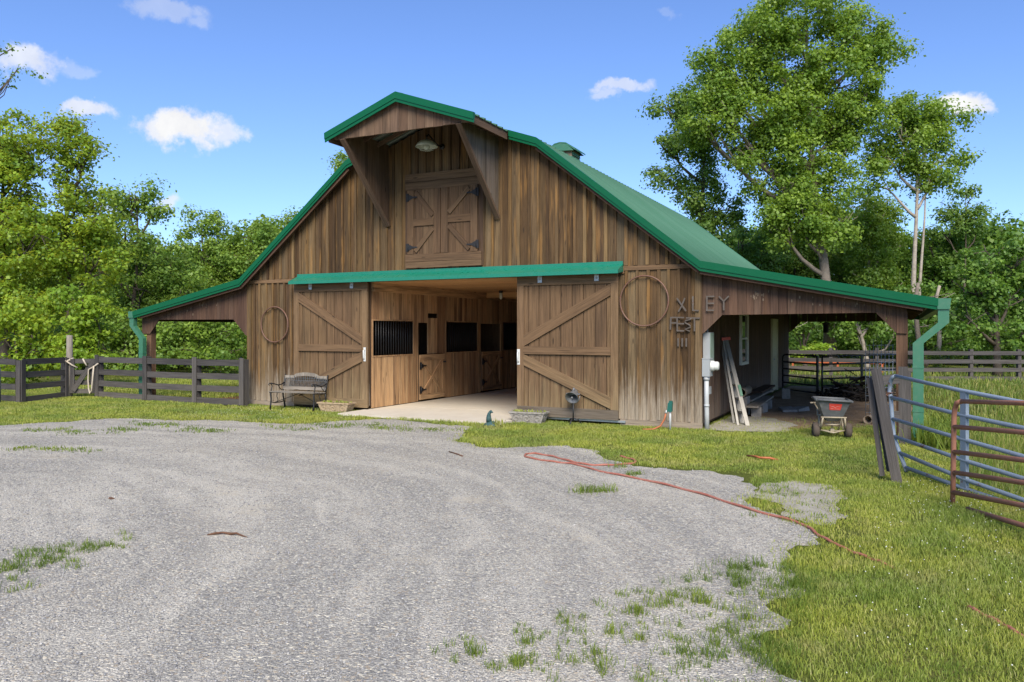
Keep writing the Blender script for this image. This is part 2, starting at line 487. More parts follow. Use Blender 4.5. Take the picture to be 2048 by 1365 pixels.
M['terracotta'] = plain('buff_stone_planter', (0.42, 0.31, 0.19), 0.9, 0.35, 16, 0.6, 0.01, col2=(0.22, 0.15, 0.09))
M['greystone'] = plain('grey_stone_planter', (0.33, 0.30, 0.26), 0.9, 0.4, 16, 0.6, 0.01, col2=(0.14, 0.12, 0.1))
M['soil'] = plain('soil', (0.06, 0.042, 0.028), 1.0, 0.4, 20, 0.8, 0.02)
M['clay'] = plain('drain_tile', (0.34, 0.26, 0.18), 0.9, 0.3, 8, col2=(0.2, 0.16, 0.12))
M['hose'] = plain('red_rubber_hose', (0.338, 0.112, 0.075), 0.6, 0.3, 20, col2=(0.425, 0.223, 0.163))
M['orange_hose'] = plain('orange_hose', (0.42, 0.13, 0.05), 0.6, 0.2, 20)
M['rope'] = plain('rope', (0.55, 0.47, 0.36), 0.95, 0.3, 60)
M['bell'] = metal_paint('dull_bell_iron', (0.20, 0.20, 0.20), 0.55, 0.5, dirt=0.4, rust=0.15)
M['verdigris'] = metal_paint('verdigris', (0.028, 0.075, 0.075), 0.65, dirt=0.4, dirtcol=(0.09, 0.13, 0.11))
M['spigot_green'] = metal_paint('green_spigot_cover', (0.008, 0.10, 0.075), 0.5, dirt=0.05)
M['cream_door'] = metal_paint('cream_door_paint', (0.50, 0.46, 0.32), 0.5, dirt=0.3, dirtcol=(0.3, 0.27, 0.18))
M['brush'] = plain('dark_brush', (0.045, 0.034, 0.025), 0.95, 0.4, 9)
M['orange'] = metal_paint('orange_steel', (0.42, 0.10, 0.03), 0.5, dirt=0.2)
M['twig'] = plain('brown_bark_piece', (0.14, 0.07, 0.04), 0.9, 0.4, 20)
M['shade_glass'] = metal_paint('enamel_shade', (0.50, 0.52, 0.44), 0.35, dirt=0.25, dirtcol=(0.3, 0.32, 0.25))
M['bark'] = plain('grey_bark', (0.20, 0.165, 0.13), 0.95, 0.35, 5, 0.9, 0.03, col2=(0.10, 0.08, 0.062))
M['bark_dark'] = plain('brown_bark', (0.105, 0.083, 0.062), 0.95, 0.35, 5, 0.9, 0.03)
M['bark_pale'] = plain('pale_bark', (0.36, 0.31, 0.25), 0.95, 0.3, 5, 0.9, 0.03, col2=(0.17, 0.14, 0.11))
M['leafL'] = leaf_mat('locust_leaf', [(0.126, 0.228, 0.025), (0.201, 0.325, 0.030), (0.272, 0.380, 0.040), (0.157, 0.261, 0.030)], 0.38, (0.565, 0.600, 0.051))
M['leafLB'] = leaf_mat('bright_leaf', [(0.147, 0.255, 0.019), (0.204, 0.343, 0.026), (0.248, 0.359, 0.040), (0.169, 0.287, 0.024)], 0.38, (0.497, 0.588, 0.059))
M['leafL2'] = leaf_mat('ash_leaf', [(0.121, 0.204, 0.034), (0.179, 0.290, 0.050), (0.230, 0.340, 0.071), (0.100, 0.169, 0.030)], 0.34, (0.440, 0.600, 0.075))
M['leafR'] = leaf_mat('tulip_leaf', [(0.117, 0.189, 0.035), (0.178, 0.272, 0.044), (0.233, 0.347, 0.053), (0.097, 0.157, 0.030)], 0.34, (0.406, 0.600, 0.055))
M['leafR2'] = leaf_mat('oak_leaf', [(0.092, 0.163, 0.038), (0.140, 0.226, 0.047), (0.173, 0.267, 0.051), (0.076, 0.128, 0.030)], 0.3, (0.325, 0.541, 0.058))
M['leafRD'] = leaf_mat('maple_leaf', [(0.076, 0.149, 0.030), (0.120, 0.214, 0.038), (0.158, 0.263, 0.048), (0.082, 0.137, 0.028)], 0.28, (0.272, 0.496, 0.048))
M['leafRS'] = leaf_mat('weed_leaf', [(0.102, 0.162, 0.024), (0.144, 0.210, 0.036), (0.120, 0.180, 0.036)], 0.35, (0.288, 0.408, 0.048))
M['blade'] = leaf_mat('grass_blade', [(0.227, 0.283, 0.044), (0.299, 0.343, 0.062), (0.349, 0.385, 0.081), (0.245, 0.310, 0.049), (0.466, 0.440, 0.176)], 0.34, (0.466, 0.577, 0.081), 0.6, 0.6)
M['tuft'] = leaf_mat('tuft_blade', [(0.10, 0.165, 0.022), (0.15, 0.21, 0.03), (0.19, 0.235, 0.045)], 0.3, (0.28, 0.38, 0.05), 0.6)
M['tallblade'] = leaf_mat('meadow_blade', [(0.099, 0.165, 0.019), (0.145, 0.215, 0.031), (0.243, 0.253, 0.079), (0.309, 0.308, 0.114)], 0.3, (0.281, 0.374, 0.070), 0.6)
M['clover'] = plain('clover_flower', (0.7, 0.7, 0.62), 0.8, 0.1)


def glass_mat():
    m, nt = new_mat('window_glass')
    finish(nt, (0.02, 0.025, 0.02), 0.06, spec=0.8)
    return m


M['glass'] = glass_mat()


def ground_mat():
    m, nt = new_mat('lawn_ground')
    p = nt.n('ShaderNodeNewGeometry').outputs['Position']
    a = nt.noise(p, 0.35, 5, 0.6); b = nt.noise(p, 2.4, 5, 0.65); c = nt.noise(p, 30.0, 4, 0.7); d = nt.noise(p, 120.0, 3, 0.7)
    col = nt.ramp(b, [(0.3, (0.12, 0.15, 0.02)), (0.5, (0.17, 0.20, 0.032)), (0.68, (0.23, 0.235, 0.055))])
    col = nt.mix(nt.step(a, 0.5, 0.7), col, (0.24, 0.235, 0.065))
    col = nt.mix(nt.step(c, 0.42, 0.7), col, (0.085, 0.115, 0.018))
    col = nt.mix(nt.math('MULTIPLY', nt.step(d, 0.55, 0.7), 0.5), col, (0.22, 0.2, 0.09))
    finish(nt, col, 0.95, nt.math('ADD', c, nt.math('MULTIPLY', d, 0.6)), 1.0, 0.05, spec=0.15)
    return m


def gravel_mat():
    m, nt = new_mat('crushed_gravel')
    p = nt.n('ShaderNodeNewGeometry').outputs['Position']
    v1 = nt.n('ShaderNodeTexVoronoi', {'Vector': p, 'Scale': 52.0, 'Randomness': 1.0})
    v2 = nt.n('ShaderNodeTexVoronoi', {'Vector': p, 'Scale': 135.0, 'Randomness': 1.0})
    s1 = nt.n('ShaderNodeSeparateColor', {0: v1.outputs['Color']}).outputs[0]
    s2 = nt.n('ShaderNodeSeparateColor', {0: v2.outputs['Color']}).outputs[0]
    t1 = nt.n('ShaderNodeSeparateColor', {0: v1.outputs['Color']}).outputs[1]
    c1 = nt.ramp(s1, [(0.0, (0.186, 0.179, 0.171)), (0.35, (0.270, 0.262, 0.251)), (0.7, (0.354, 0.342, 0.319)), (0.93, (0.480, 0.454, 0.389)), (1.0, (0.624, 0.590, 0.508))])
    c2 = nt.ramp(s2, [(0.0, (0.168, 0.159, 0.149)), (0.5, (0.300, 0.289, 0.270)), (1.0, (0.480, 0.460, 0.416))])
    big = nt.noise(p, 0.45, 5, 0.6, 0.8)
    med = nt.noise(p, 2.2, 5, 0.65, 0.4)
    # wheel tracks swing round in wide arcs in front of the barn
    q = nt.n('ShaderNodeSeparateXYZ', {0: p})
    dx = nt.math('ADD', q.outputs[0], 9.5); dy = nt.math('ADD', q.outputs[1], 13.0)
    rad = nt.math('SQRT', nt.math('ADD', nt.math('MULTIPLY', dx, dx), nt.math('MULTIPLY', dy, dy)))
    rad = nt.math('ADD', rad, nt.math('MULTIPLY', nt.noise(p, 0.35, 2), 1.6))
    arc = nt.n('ShaderNodeCombineXYZ', {0: nt.math('MULTIPLY', rad, 1.9), 1: nt.math('MULTIPLY', nt.math('ARCTAN2', dy, dx), 1.3), 2: 0.0}).outputs[0]
    track = nt.noise(arc, 1.0, 6, 0.62, 0.2)
    mixf = nt.step(nt.math('ADD', nt.math('MULTIPLY', med, 0.6), nt.math('MULTIPLY', track, 0.6)), 0.50, 0.70)
    col = nt.mix(nt.math('MULTIPLY', mixf, 0.8), c1, c2)
    col = nt.mix(1.0, col, nt.ramp(s2, [(0.0, (0.72, 0.72, 0.72)), (0.5, (1.0, 1.0, 1.0)), (1.0, (1.28, 1.27, 1.25))]), 'MULTIPLY')
    dark_ = nt.step(track, 0.52, 0.36)
    col = nt.mix(nt.math('MULTIPLY', dark_, 0.55), col, nt.mix(1.0, col, (0.76, 0.77, 0.79), 'MULTIPLY'))
    lite = nt.step(nt.math('ADD', nt.math('MULTIPLY', track, 0.7), nt.math('MULTIPLY', med, 0.3)), 0.48, 0.62)
    col = nt.mix(nt.math('MULTIPLY', lite, 0.8), col, nt.mix(1.0, col, (1.26, 1.25, 1.22), 'MULTIPLY'))
    col = nt.mix(nt.math('MULTIPLY', lite, 0.25), col, (0.44, 0.42, 0.39))
    col = nt.mix(nt.math('MULTIPLY', nt.step(big, 0.50, 0.70), 0.4), col, nt.mix(0.4, col, (0.42, 0.375, 0.31)))
    col = nt.mix(nt.math('MULTIPLY', nt.step(nt.noise(p, 0.8, 5, 0.65), 0.60, 0.72), 0.5), col, (0.44, 0.395, 0.32))
    col = nt.mix(nt.math('MULTIPLY', nt.step(t1, 0.9, 0.95), 0.5), col, (0.36, 0.29, 0.21))
    col = nt.mix(1.0, col, (1.13, 1.10, 1.01), 'MULTIPLY')
    h = nt.math('ADD', nt.math('MULTIPLY', nt.math('SUBTRACT', 1.0, v1.outputs['Distance']), nt.math('ADD', 0.4, s1)), nt.math('MULTIPLY', nt.math('SUBTRACT', 1.0, v2.outputs['Distance']), 0.35))
    finish(nt, col, 0.9, h, 0.9, 0.012, spec=0.25)
    return m


def dirt_mat(name, cols, scale=3.0):
    m, nt = new_mat(name)
    p = nt.n('ShaderNodeNewGeometry').outputs['Position']
    a = nt.noise(p, scale, 6, 0.65); b = nt.noise(p, scale * 14, 5, 0.7)
    v = nt.n('ShaderNodeTexVoronoi', {'Vector': p, 'Scale': 70.0})
    s = nt.n('ShaderNodeSeparateColor', {0: v.outputs['Color']}).outputs[0]
    col = nt.ramp(a, [(0.3, cols[0]), (0.5, cols[1]), (0.7, cols[2])])
    col = nt.mix(nt.math('MULTIPLY', nt.step(b, 0.4, 0.7), 0.6), col, cols[0])
    col = nt.mix(nt.math('MULTIPLY', nt.step(s, 0.75, 0.95), 0.6), col, cols[2])
    finish(nt, col, 0.95, nt.math('ADD', b, nt.math('MULTIPLY', v.outputs['Distance'], -0.6)), 0.8, 0.02, spec=0.2)
    return m


def stone_mat():
    m, nt = new_mat('loose_stone')
    r = nt.n('ShaderNodeNewGeometry').outputs['Random Per Island']
    c = nt.ramp(r, [(0.0, (0.20, 0.196, 0.192)), (0.4, (0.275, 0.268, 0.262)), (0.8, (0.345, 0.336, 0.325)), (0.96, (0.42, 0.405, 0.38)), (1.0, (0.50, 0.48, 0.45))])
    p = nt.n('ShaderNodeNewGeometry').outputs['Position']
    finish(nt, c, 0.9, nt.noise(p, 200, 3), 0.3, 0.002, spec=0.25)
    return m


M['ground'] = ground_mat()
M['gravel'] = gravel_mat()
M['dirt'] = dirt_mat('barn_dirt', [(0.182, 0.121, 0.071), (0.266, 0.182, 0.111), (0.375, 0.275, 0.178)])
M['sand'] = dirt_mat('sandy_gravel', [(0.26, 0.235, 0.18), (0.36, 0.33, 0.265), (0.47, 0.44, 0.37)])
M['mulch'] = dirt_mat('red_mulch', [(0.10, 0.05, 0.022), (0.15, 0.078, 0.036), (0.2, 0.115, 0.06)])
M['stone'] = stone_mat()


def hill_mat():
    m, nt = new_mat('wooded_hill')
    p = nt.n('ShaderNodeNewGeometry').outputs['Position']
    v = nt.n('ShaderNodeTexVoronoi', {'Vector': nt.mapping(p, (0.16, 0.16, 0.10)), 'Scale': 1.0})
    s = nt.n('ShaderNodeSeparateColor', {0: v.outputs['Color']}).outputs[0]
    n = nt.noise(p, 0.5, 6, 0.7)
    c = nt.ramp(s, [(0.0, (0.05, 0.085, 0.04)), (0.6, (0.07, 0.115, 0.05)), (1.0, (0.10, 0.145, 0.06))])
    c = nt.mix(nt.step(n, 0.4, 0.65), c, (0.03, 0.055, 0.035))
    finish(nt, c, 0.95, nt.math('ADD', nt.math('SUBTRACT', 1.0, v.outputs['Distance']), n), 1.0, 3.0, spec=0.1)
    return m


M['hill'] = hill_mat()

# ------------------------------------------------------------------ the setting
from mathutils.geometry import tessellate_polygon


def rough_outline(pts, amp=0.16, depth=3, seed=1):
    rr = random.Random(seed)
    P = [Vector((p[0], p[1], 0)) for p in pts]
    for k in range(depth):
        Q = []
        for i, p in enumerate(P):
            q = P[(i + 1) % len(P)]
            d = (q - p).length
            mid = (p + q) / 2
            n = Vector((-(q - p).y, (q - p).x, 0))
            if n.length > 1e-6: n.normalize()
            Q += [p, mid + n * rr.uniform(-1, 1) * min(amp, d * 0.28)]
        P = Q
        amp *= 0.6
    return [(p.x, p.y) for p in P]


def sheet(name, pts, z, mat, kind='structure'):
    vs = [Vector((x, y, z)) for x, y in pts]
    tris = tessellate_polygon([vs])
    up = []
    for t in tris:
        a, b, c = (vs[i] for i in t)
        up.append(t if (b - a).cross(c - a).z > 0 else t[::-1])
    me = mesh_np(name, [tuple(v) for v in vs], up, mat)
    return tag(put(name, me), kind=kind)


def in_poly(x, y, poly):
    inside = np.zeros(x.shape, dtype=bool)
    n = len(poly)
    for i in range(n):
        x1, y1 = poly[i]; x2, y2 = poly[(i + 1) % n]
        if y1 == y2: continue
        c = ((y1 > y) != (y2 > y)) & (x < (x2 - x1) * (y - y1) / (y2 - y1) + x1)
        inside ^= c
    return inside


g_me = mesh_np('ground', [(-900, -300, 0), (900, -300, 0), (900, 1200, 0), (-900, 1200, 0)], [(0, 1, 2, 3)], M['ground'])
tag(put('ground', g_me), kind='structure')
GRAVEL0 = [(-30, -6.2), (-20, -5.7), (-15.29, -5.31), (-14.73, -4.4), (-14.3, -3.51), (-12.91, -3.22), (-11.92, -2.73), (-10.24, -2.46), (-9.97, -1.75), (-9.17, -1.12), (-7.64, -1.54),
           (-7.02, -1.6), (-6.75, -2.6), (-6.4, -3.38), (-5.49, -3.65), (-4.61, -2.98), (-3.98, -3.35), (-3.25, -4.19), (-2.76, -4.25), (-2.11, -4.25), (-1.7, -4.79), (-1.45, -5.7),
           (-1.1, -6.3), (-0.6, -7.28), (-0.83, -8.02), (-0.63, -8.8), (-0.62, -9.39), (-0.46, -10.09), (-0.35, -13), (-0.2, -20), (-4, -26), (-30, -26)]
GRAVEL = rough_outline(GRAVEL0, 0.17, 3, 5)
sheet('gravel_driveway', GRAVEL, 0.004, M['gravel'])
SAND = rough_outline([(-1.46, -5.5), (-1.42, -4.7), (-1.15, -4.4), (-0.8, -4.5), (-0.48, -5.26), (-0.42, -6.1), (-0.66, -6.6), (-1.05, -6.2)], 0.14, 3, 9)
sheet('bare_gravel_patch', SAND, 0.008, M['sand'])
SAND2 = rough_outline([(-3.2, -0.1), (-3.2, 2.6), (-2.3, 2.4), (-1.8, 1.5), (-1.7, 0.5), (-2.4, 0.0)], 0.14, 3, 10)
DIRT = rough_outline([(-3.2, 1.2), (-3.2, 12.6), (0.1, 12.6), (0.15, 2.2), (-0.9, 1.3), (-1.9, 0.7)], 0.2, 3, 12)
sheet('dirt_floor', DIRT, 0.006, M['dirt'])
sheet('sandy_strip', SAND2, 0.012, M['sand'])
MULCH = rough_outline([(-16.6, 0.1), (-16.3, 1.6), (-14.3, 2.2), (-14.3, 0.1)], 0.15, 3, 13)
sheet('mulch_patch', MULCH, 0.006, M['mulch'])
SLAB = [(-10.95, -1.05), (-6.78, -1.1), (-6.78, 12.6), (-10.6, 12.6), (-10.6, -0.02), (-10.95, -0.04)]
m = MB()
m.box(-10.72, -1.02, -0.1, -6.82, 0.9, 0.045); m.box(-10.64, 0.906, -0.1, -6.88, 4.9, 0.047); m.box(-10.64, 4.906, -0.1, -6.88, 8.9, 0.047); m.box(-10.64, 8.906, -0.1, -6.88, 12.6, 0.047)
tag(m.build_world('concrete_floor', M['concrete'], None), kind='structure')

# distant hills
def hill_ring(name, az0, az1, dist, h, seed):
    rr = random.Random(seed)
    ph = [rr.uniform(0, 6.28) for _ in range(6)]
    V, F = [], []
    n = 70
    for i in range(n + 1):
        a = math.radians(az0 + (az1 - az0) * i / n)
        e = math.sin(math.pi * i / n) ** 0.5
        hh = h * e * (0.8 + 0.14 * math.sin(a * 9 + ph[0]) + 0.08 * math.sin(a * 23 + ph[1]) + 0.03 * math.sin(a * 71 + ph[2]))
        for j, (dd, k) in enumerate(((0, -0.02), (0.12, 0.35), (0.28, 0.72), (0.42, 0.93), (0.55, 1.0), (0.9, 0.7))):
            d = dist * (1 + dd)
            V.append((-math.sin(a) * d, -14.35 + math.cos(a) * d, hh * k + rr.uniform(-.02, .02) * h * (k > 0)))
    for i in range(n):
        for j in range(5):
            F.append((i * 6 + j, i * 6 + j + 1, (i + 1) * 6 + j + 1, (i + 1) * 6 + j))
    return tag(put(name, mesh_np(name, V, F, M['hill'], True)), kind='structure')


hill_ring('hill', 20, 82, 190, 25, 3)
hill_ring('hill', -38, 14, 240, 19, 4)

# ------------------------------------------------------------------ the barn
XC, HW, DEP = -8.76, 5.51, 12.6
XL, XR = XC - HW, XC + HW
EAVE = 9.30
KU, KL = 2.33, 5.55
ZR, ZU, ZK, ZE = 6.40, 5.58, 3.02, 2.28
OVF = 0.25


def roof_z(x):
    d = abs(x - XC)
    if d < KU: return ZR - (ZR - ZU) * d / KU
    if d < KL: return ZU - (ZU - ZK) * (d - KU) / (KL - KU)
    return ZK - (ZK - ZE) * (d - KL) / (EAVE - KL)


BARN = thing('barn', 'large brown board and batten horse barn with green metal gambrel roof and open sliding doors', 'barn', (XC, 0, 0))
UP = (0, 0, 1)
OUT = (0, -1, 0)

# backing sheets just behind the siding, so that no light leaks through the joints
m = MB()
m.box(XL + 0.03, 0.035, 0.1, -10.66, 0.08, 2.97); m.box(-6.88, 0.035, 0.1, XR - 0.03, 0.08, 2.97)
top = [(XL + 0.05, 2.92), (XC - KU, ZU - 0.1), (XC, ZR - 0.1), (XC + KU, ZU - 0.1), (XR - 0.05, 2.92)]
for (x0, z0), (x1, z1) in zip(top[:-1], top[1:]):
    m.hexa([(x0, 0.035, 2.9), (x1, 0.035, 2.9), (x1, 0.08, 2.9), (x0, 0.08, 2.9), (x0, 0.035, z0 + .005), (x1, 0.035, z1 + .005), (x1, 0.08, z1 + .005), (x0, 0.08, z0 + .005)])
for (x0, z0), (x1, z1) in zip(top[:-1], top[1:]):   # rear gable
    m.hexa([(x0, DEP - .08, .05), (x1, DEP - .08, .05), (x1, DEP - .02, .05), (x0, DEP - .02, .05), (x0, DEP - .08, z0), (x1, DEP - .08, z1), (x1, DEP - .02, z1), (x0, DEP - .02, z0)])
m.box(XL + .02, 0.09, 0.05, XL + 0.06, DEP - .1, 2.9)
m.box(XR - .06, 0.09, 0.05, XR - 0.035, DEP - .1, 2.9)
m.build_world('wall_backing', M['inner'], BARN)


def siding_row(x0, x1, zb, ztf, pitch, mat, yf, batten=0.055, bmat=None, name='wall_board', t=0.024, edge_batten=True, jit=0.25):
    """boards on the front wall from x0 to x1, with battens over their joints"""
    n = max(1, round((x1 - x0) / pitch)); p = (x1 - x0) / n
    xs = [x0 + p * i + (RND.uniform(-jit, jit) * p * 0.4 if 0 < i < n else 0) for i in range(n + 1)]
    for a, b in zip(xs[:-1], xs[1:]):
        za, zc = ztf(a), ztf(b)
        if za - zb < 0.05 and zc - zb < 0.05: continue
        wall_board(name, BARN, mat, ((a + b) / 2, yf), (1, 0), b - a - 0.012, t, zb + RND.uniform(-.004, .004), (za, zc))
    if batten:
        for x in xs[(0 if edge_batten else 1):]:
            w = batten * RND.uniform(0.85, 1.2)
            z1 = min(ztf(x - w / 2), ztf(x + w / 2))
            if z1 - zb < 0.1: continue
            wall_board('batten', BARN, bmat, (x, yf - 0.031), (1, 0), w, 0.0305, zb + RND.uniform(0.0, .012), (min(ztf(x - w / 2), z1 + .06), min(ztf(x + w / 2), z1 + .06)))


def gable_top(x): return roof_z(x) - 0.075


siding_row(XL, XR, 3.03, gable_top, 0.205, M['front'], 0.0, 0.06, M['batten'])
siding_row(XL, -12.72, 0.12, lambda x: 2.94, 0.205, M['front'], 0.0, 0.06, M['batten'])
siding_row(-4.84, XR, 0.12, lambda x: 2.94, 0.19, M['front'], 0.0, 0.055, M['batten'])
siding_row(-12.72, -10.66, 0.12, lambda x: 2.94, 0.3, M['front'], 0.0, 0)
siding_row(-6.88, -4.84, 0.12, lambda x: 2.94, 0.3, M['front'], 0.0, 0)
for a, b in ((XL, -12.66), (-4.70, XR + .02)):
    plank('trim_board', BARN, M['door_trim'], (a, -0.002, 2.985), (b, -0.002, 2.985), 0.085, 0.035, OUT)
plank('trim_board', BARN, M['door_trim'], (-12.66, -0.002, 2.96), (-4.7, -0.002, 2.96), 0.14, 0.03, OUT)
for a, b in ((XL, -12.8), (-4.78, XR + .03)):
    plank('sill_board', BARN, M['sill'], (a, 0.02, 0.06), (b, 0.02, 0.06), 0.12, 0.06, OUT)
plank('sill_board', BARN, M['galv'], (-6.75, -0.005, 0.075), (-4.66, -0.005, 0.075), 0.035, 0.075, OUT)
# corner boards
for x, mt in ((XL + 0.045, 'front'), (XR - 0.05, 'front')):
    wall_board('corner_board', BARN, M[mt], (x, -0.036), (1, 0), 0.10, 0.034, 0.1, 2.93)

# --- roof: ribbed panels, one sheet of steel each
def roof_panel(xa, za, xb, zb, y0, y1, name='roof_panel', mat=None, th=0.012):
    """panel running down the slope from (xa,za) to (xb,zb), width along y"""
    A, B = Vector((xa, 0, za)), Vector((xb, 0, zb))
    D = (B - A); n = Vector((-D.z, 0, D.x)).normalized()
    if n.z < 0: n = -n
    prof = []
    W_ = y1 - y0; nr = max(1, round(W_ / 0.23)); p = W_ / nr
    for i in range(nr):
        b = y0 + p * i
        prof += [(b, 0), (b + p * 0.70, 0), (b + p * 0.77, 0.03), (b + p * 0.87, 0.03), (b + p * 0.96, 0)]
    prof.append((y1, 0))
    V, F = [], []
    for (y, h) in prof:
        for base in (A, B):
            q = base + n * h
            V.append((q.x, y, q.z))
        for base in (A, B):
            q = base + n * (h - th)
            V.append((q.x, y, q.z))
    flip = D.x < 0
    for i in range(len(prof) - 1):
        a, b = i * 4, (i + 1) * 4
        fs = [(a, a + 1, b + 1, b), (a + 3, a + 2, b + 2, b + 3), (a + 1, a + 3, b + 3, b + 1), (a + 2, a, b, b + 2)]
        F += [f if flip == False else f[::-1] for f in fs]
    me = mesh_np(name, V, F, mat or M['roof'])
    me.materials.append(M['roof_under'])
    me.polygons.foreach_set('material_index', np.tile(np.array([0, 1, 0, 0], dtype=np.int32), len(prof) - 1))
    me.update()
    return put(name, me, BARN)


ys = [-OVF + (DEP + 0.45) * i / 14 for i in range(15)]
for y0, y1 in zip(ys[:-1], ys[1:]):
    for s in (-1, 1):
        roof_panel(XC, ZR, XC + s * (KU + .02), ZU - 0.007, y0, y1)
        roof_panel(XC + s * KU, ZU - .012, XC + s * (KL + .02), ZK - 0.012, y0, y1)
        roof_panel(XC + s * KL, ZK - .016, XC + s * EAVE, ZE, y0, y1)
# hayloft hood continues the top slopes forward
HY = -1.70
for s in (-1, 1):
    for y0, y1 in ((HY, HY + 0.725), (HY + 0.725, -OVF - 0.003)):
        roof_panel(XC, ZR, XC + s * 1.72, ZR - 1.72 * (ZR - ZU) / KU, y0, y1)
m = MB()
for s in (-1, 1):
    m.hexa([(XC, -OVF + .0, ZR + .02), (XC + s * .16, -OVF, ZR - .03), (XC + s * .16, DEP + .2, ZR - .03), (XC, DEP + .2, ZR + .02),
            (XC, -OVF, ZR + .035), (XC + s * .16, -OVF, ZR - .014), (XC + s * .16, DEP + .2, ZR - .014), (XC, DEP + .2, ZR + .035)])
    m.hexa([(XC, HY - .01, ZR + .02), (XC + s * .16, HY - .01, ZR - .03), (XC + s * .16, -OVF - .004, ZR - .03), (XC, -OVF - .004, ZR + .02),
            (XC, HY - .01, ZR + .035), (XC + s * .16, HY - .01, ZR - .014), (XC + s * .16, -OVF - .004, ZR - .014), (XC, -OVF - .004, ZR + .035)])
m.build_world('ridge_cap', M['roof'], BARN)

# rake trims: face plus a small lower lip
def rake(p0, p1, y, name='rake_trim', mat=None, drop=0.15):
    (x0, z0), (x1, z1) = p0, p1
    m = MB()
    m.hexa([(x0, y - .02, z0 - drop), (x1, y - .02, z1 - drop), (x1, y, z1 - drop), (x0, y, z0 - drop), (x0, y - .03, z0 + .035), (x1, y - .03, z1 + .035), (x1, y + .05, z1 + .035), (x0, y + .05, z0 + .035)])
    m.hexa([(x0, y - .038, z0 - drop * .62), (x1, y - .038, z1 - drop * .62), (x1, y - .02, z1 - drop * .62), (x0, y - .02, z0 - drop * .62),
            (x0, y - .045, z0 + .025), (x1, y - .045, z1 + .025), (x1, y - .025, z1 + .025), (x0, y - .025, z0 + .025)])
    return m.build_world(name, mat or M['green'], BARN)


for s in (-1, 1):
    P = [(XC + s * 1.73, roof_z(XC + s * 1.73)), (XC + s * KU, ZU), (XC + s * KL, ZK), (XC + s * EAVE, ZE)]
    for a, b in zip(P[:-1], P[1:]):
        if s < 0: a, b = b, a
        rake(a, b, -OVF - .004)
        q = rake(a, b, DEP + .22)
    a, b = (XC, ZR), (XC + s * 1.73, ZR - 1.73 * (ZR - ZU) / KU)
    if s < 0: a, b = b, a
    rake(a, b, HY - .004, drop=.16)
# barge boards (dark wood under the metal) along the main rakes
for s in (-1, 1):
    P = [(XC + s * KU, ZU), (XC + s * KL, ZK), (XC + s * (EAVE - .2), roof_z(XC + s * (EAVE - .2)))]
    for a, b in zip(P[:-1], P[1:]):
        plank('barge_board', BARN, M['fascia'], (a[0], -OVF + .06, a[1] - .13), (b[0], -OVF + .06, b[1] - .13), 0.14, 0.035, OUT)
        plank('soffit_board', BARN, M['fascia'], (a[0], -OVF / 2 + .03, a[1] - .065), (b[0], -OVF / 2 + .03, b[1] - .065), 0.22, 0.02, (0, 0, -1))

# --- hood: front gable boards, side panels, edge trims
HH = 1.58
zb_h = 5.69
n = 16
for i in range(n):
    x0 = XC - HH + 2 * HH * i / n; x1 = XC - HH + 2 * HH * (i + 1) / n
    wall_board('hood_board', BARN, M['hood'], ((x0 + x1) / 2, HY + .10), (1, 0), x1 - x0 - .006, .025, zb_h + RND.uniform(-.006, .006), (roof_z(x0) - .03, roof_z(x1) - .03))
plank('hood_beam', BARN, M['hood'], (XC - HH, HY + .17, zb_h + .08), (XC + HH, HY + .17, zb_h + .08), 0.14, 0.04, OUT)
PX = 1.36
for s in (-1, 1):
    nb = 9
    for i in range(nb):
        ya = HY + .13 + (-0.03 - HY - .13) * i / nb; yb = HY + .13 + (-0.03 - HY - .13) * (i + 1) / nb
        zz = lambda y: 4.17 + (zb_h - 4.17) * (y / (HY + .13))
        zt = roof_z(XC + s * PX) - .03
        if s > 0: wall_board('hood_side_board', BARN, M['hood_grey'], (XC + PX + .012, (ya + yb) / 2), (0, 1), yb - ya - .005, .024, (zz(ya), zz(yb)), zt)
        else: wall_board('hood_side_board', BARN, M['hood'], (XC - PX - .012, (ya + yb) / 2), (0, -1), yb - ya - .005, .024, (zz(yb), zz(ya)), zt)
    plank('hood_edge_trim', BARN, M['hood'], (XC + s * PX, HY + .09, zb_h + .01), (XC + s * PX, -0.03, 4.13), 0.11, 0.05, (0, -1, -1))
    xe = XC + s * 1.66
    plank('hood_eave_board', BARN, M['hood'], (xe, HY + .05, roof_z(xe) - .10), (xe, -OVF - .02, roof_z(xe) - .10), 0.15, 0.035, (s, 0, 0))
    # rafters and purlins seen from below
    for k in range(3):
        yy = HY + .30 + k * .48
        plank('hood_rafter', BARN, M['hood'], (XC, yy, ZR - .075), (XC + s * 1.6, yy, roof_z(XC + s * 1.6) - .075), 0.04, 0.085, (0, 0, -1))

# --- shed roofs at both sides: gable boards with notched corners, beams, posts, rafters
def shed_bottom(side):
    if side > 0:
        pts = [(XR, 1.75), (XR + .04, 1.75), (XR + .38, 2.085), (-0.36, 2.10), (-0.05, 1.76), (0.19, 1.75)]
    else:
        pts = [(-18.06, 1.72), (-17.76, 1.72), (-17.42, 2.09), (-14.78, 2.08), (-14.38, 1.69), (XL, 1.68)]
    def f(x):
        for (a, za), (b, zb) in zip(pts[:-1], pts[1:]):
            if a <= x <= b: return za + (zb - za) * (x - a) / (b - a)
        return pts[0][1] if x < pts[0][0] else pts[-1][1]
    return pts, f


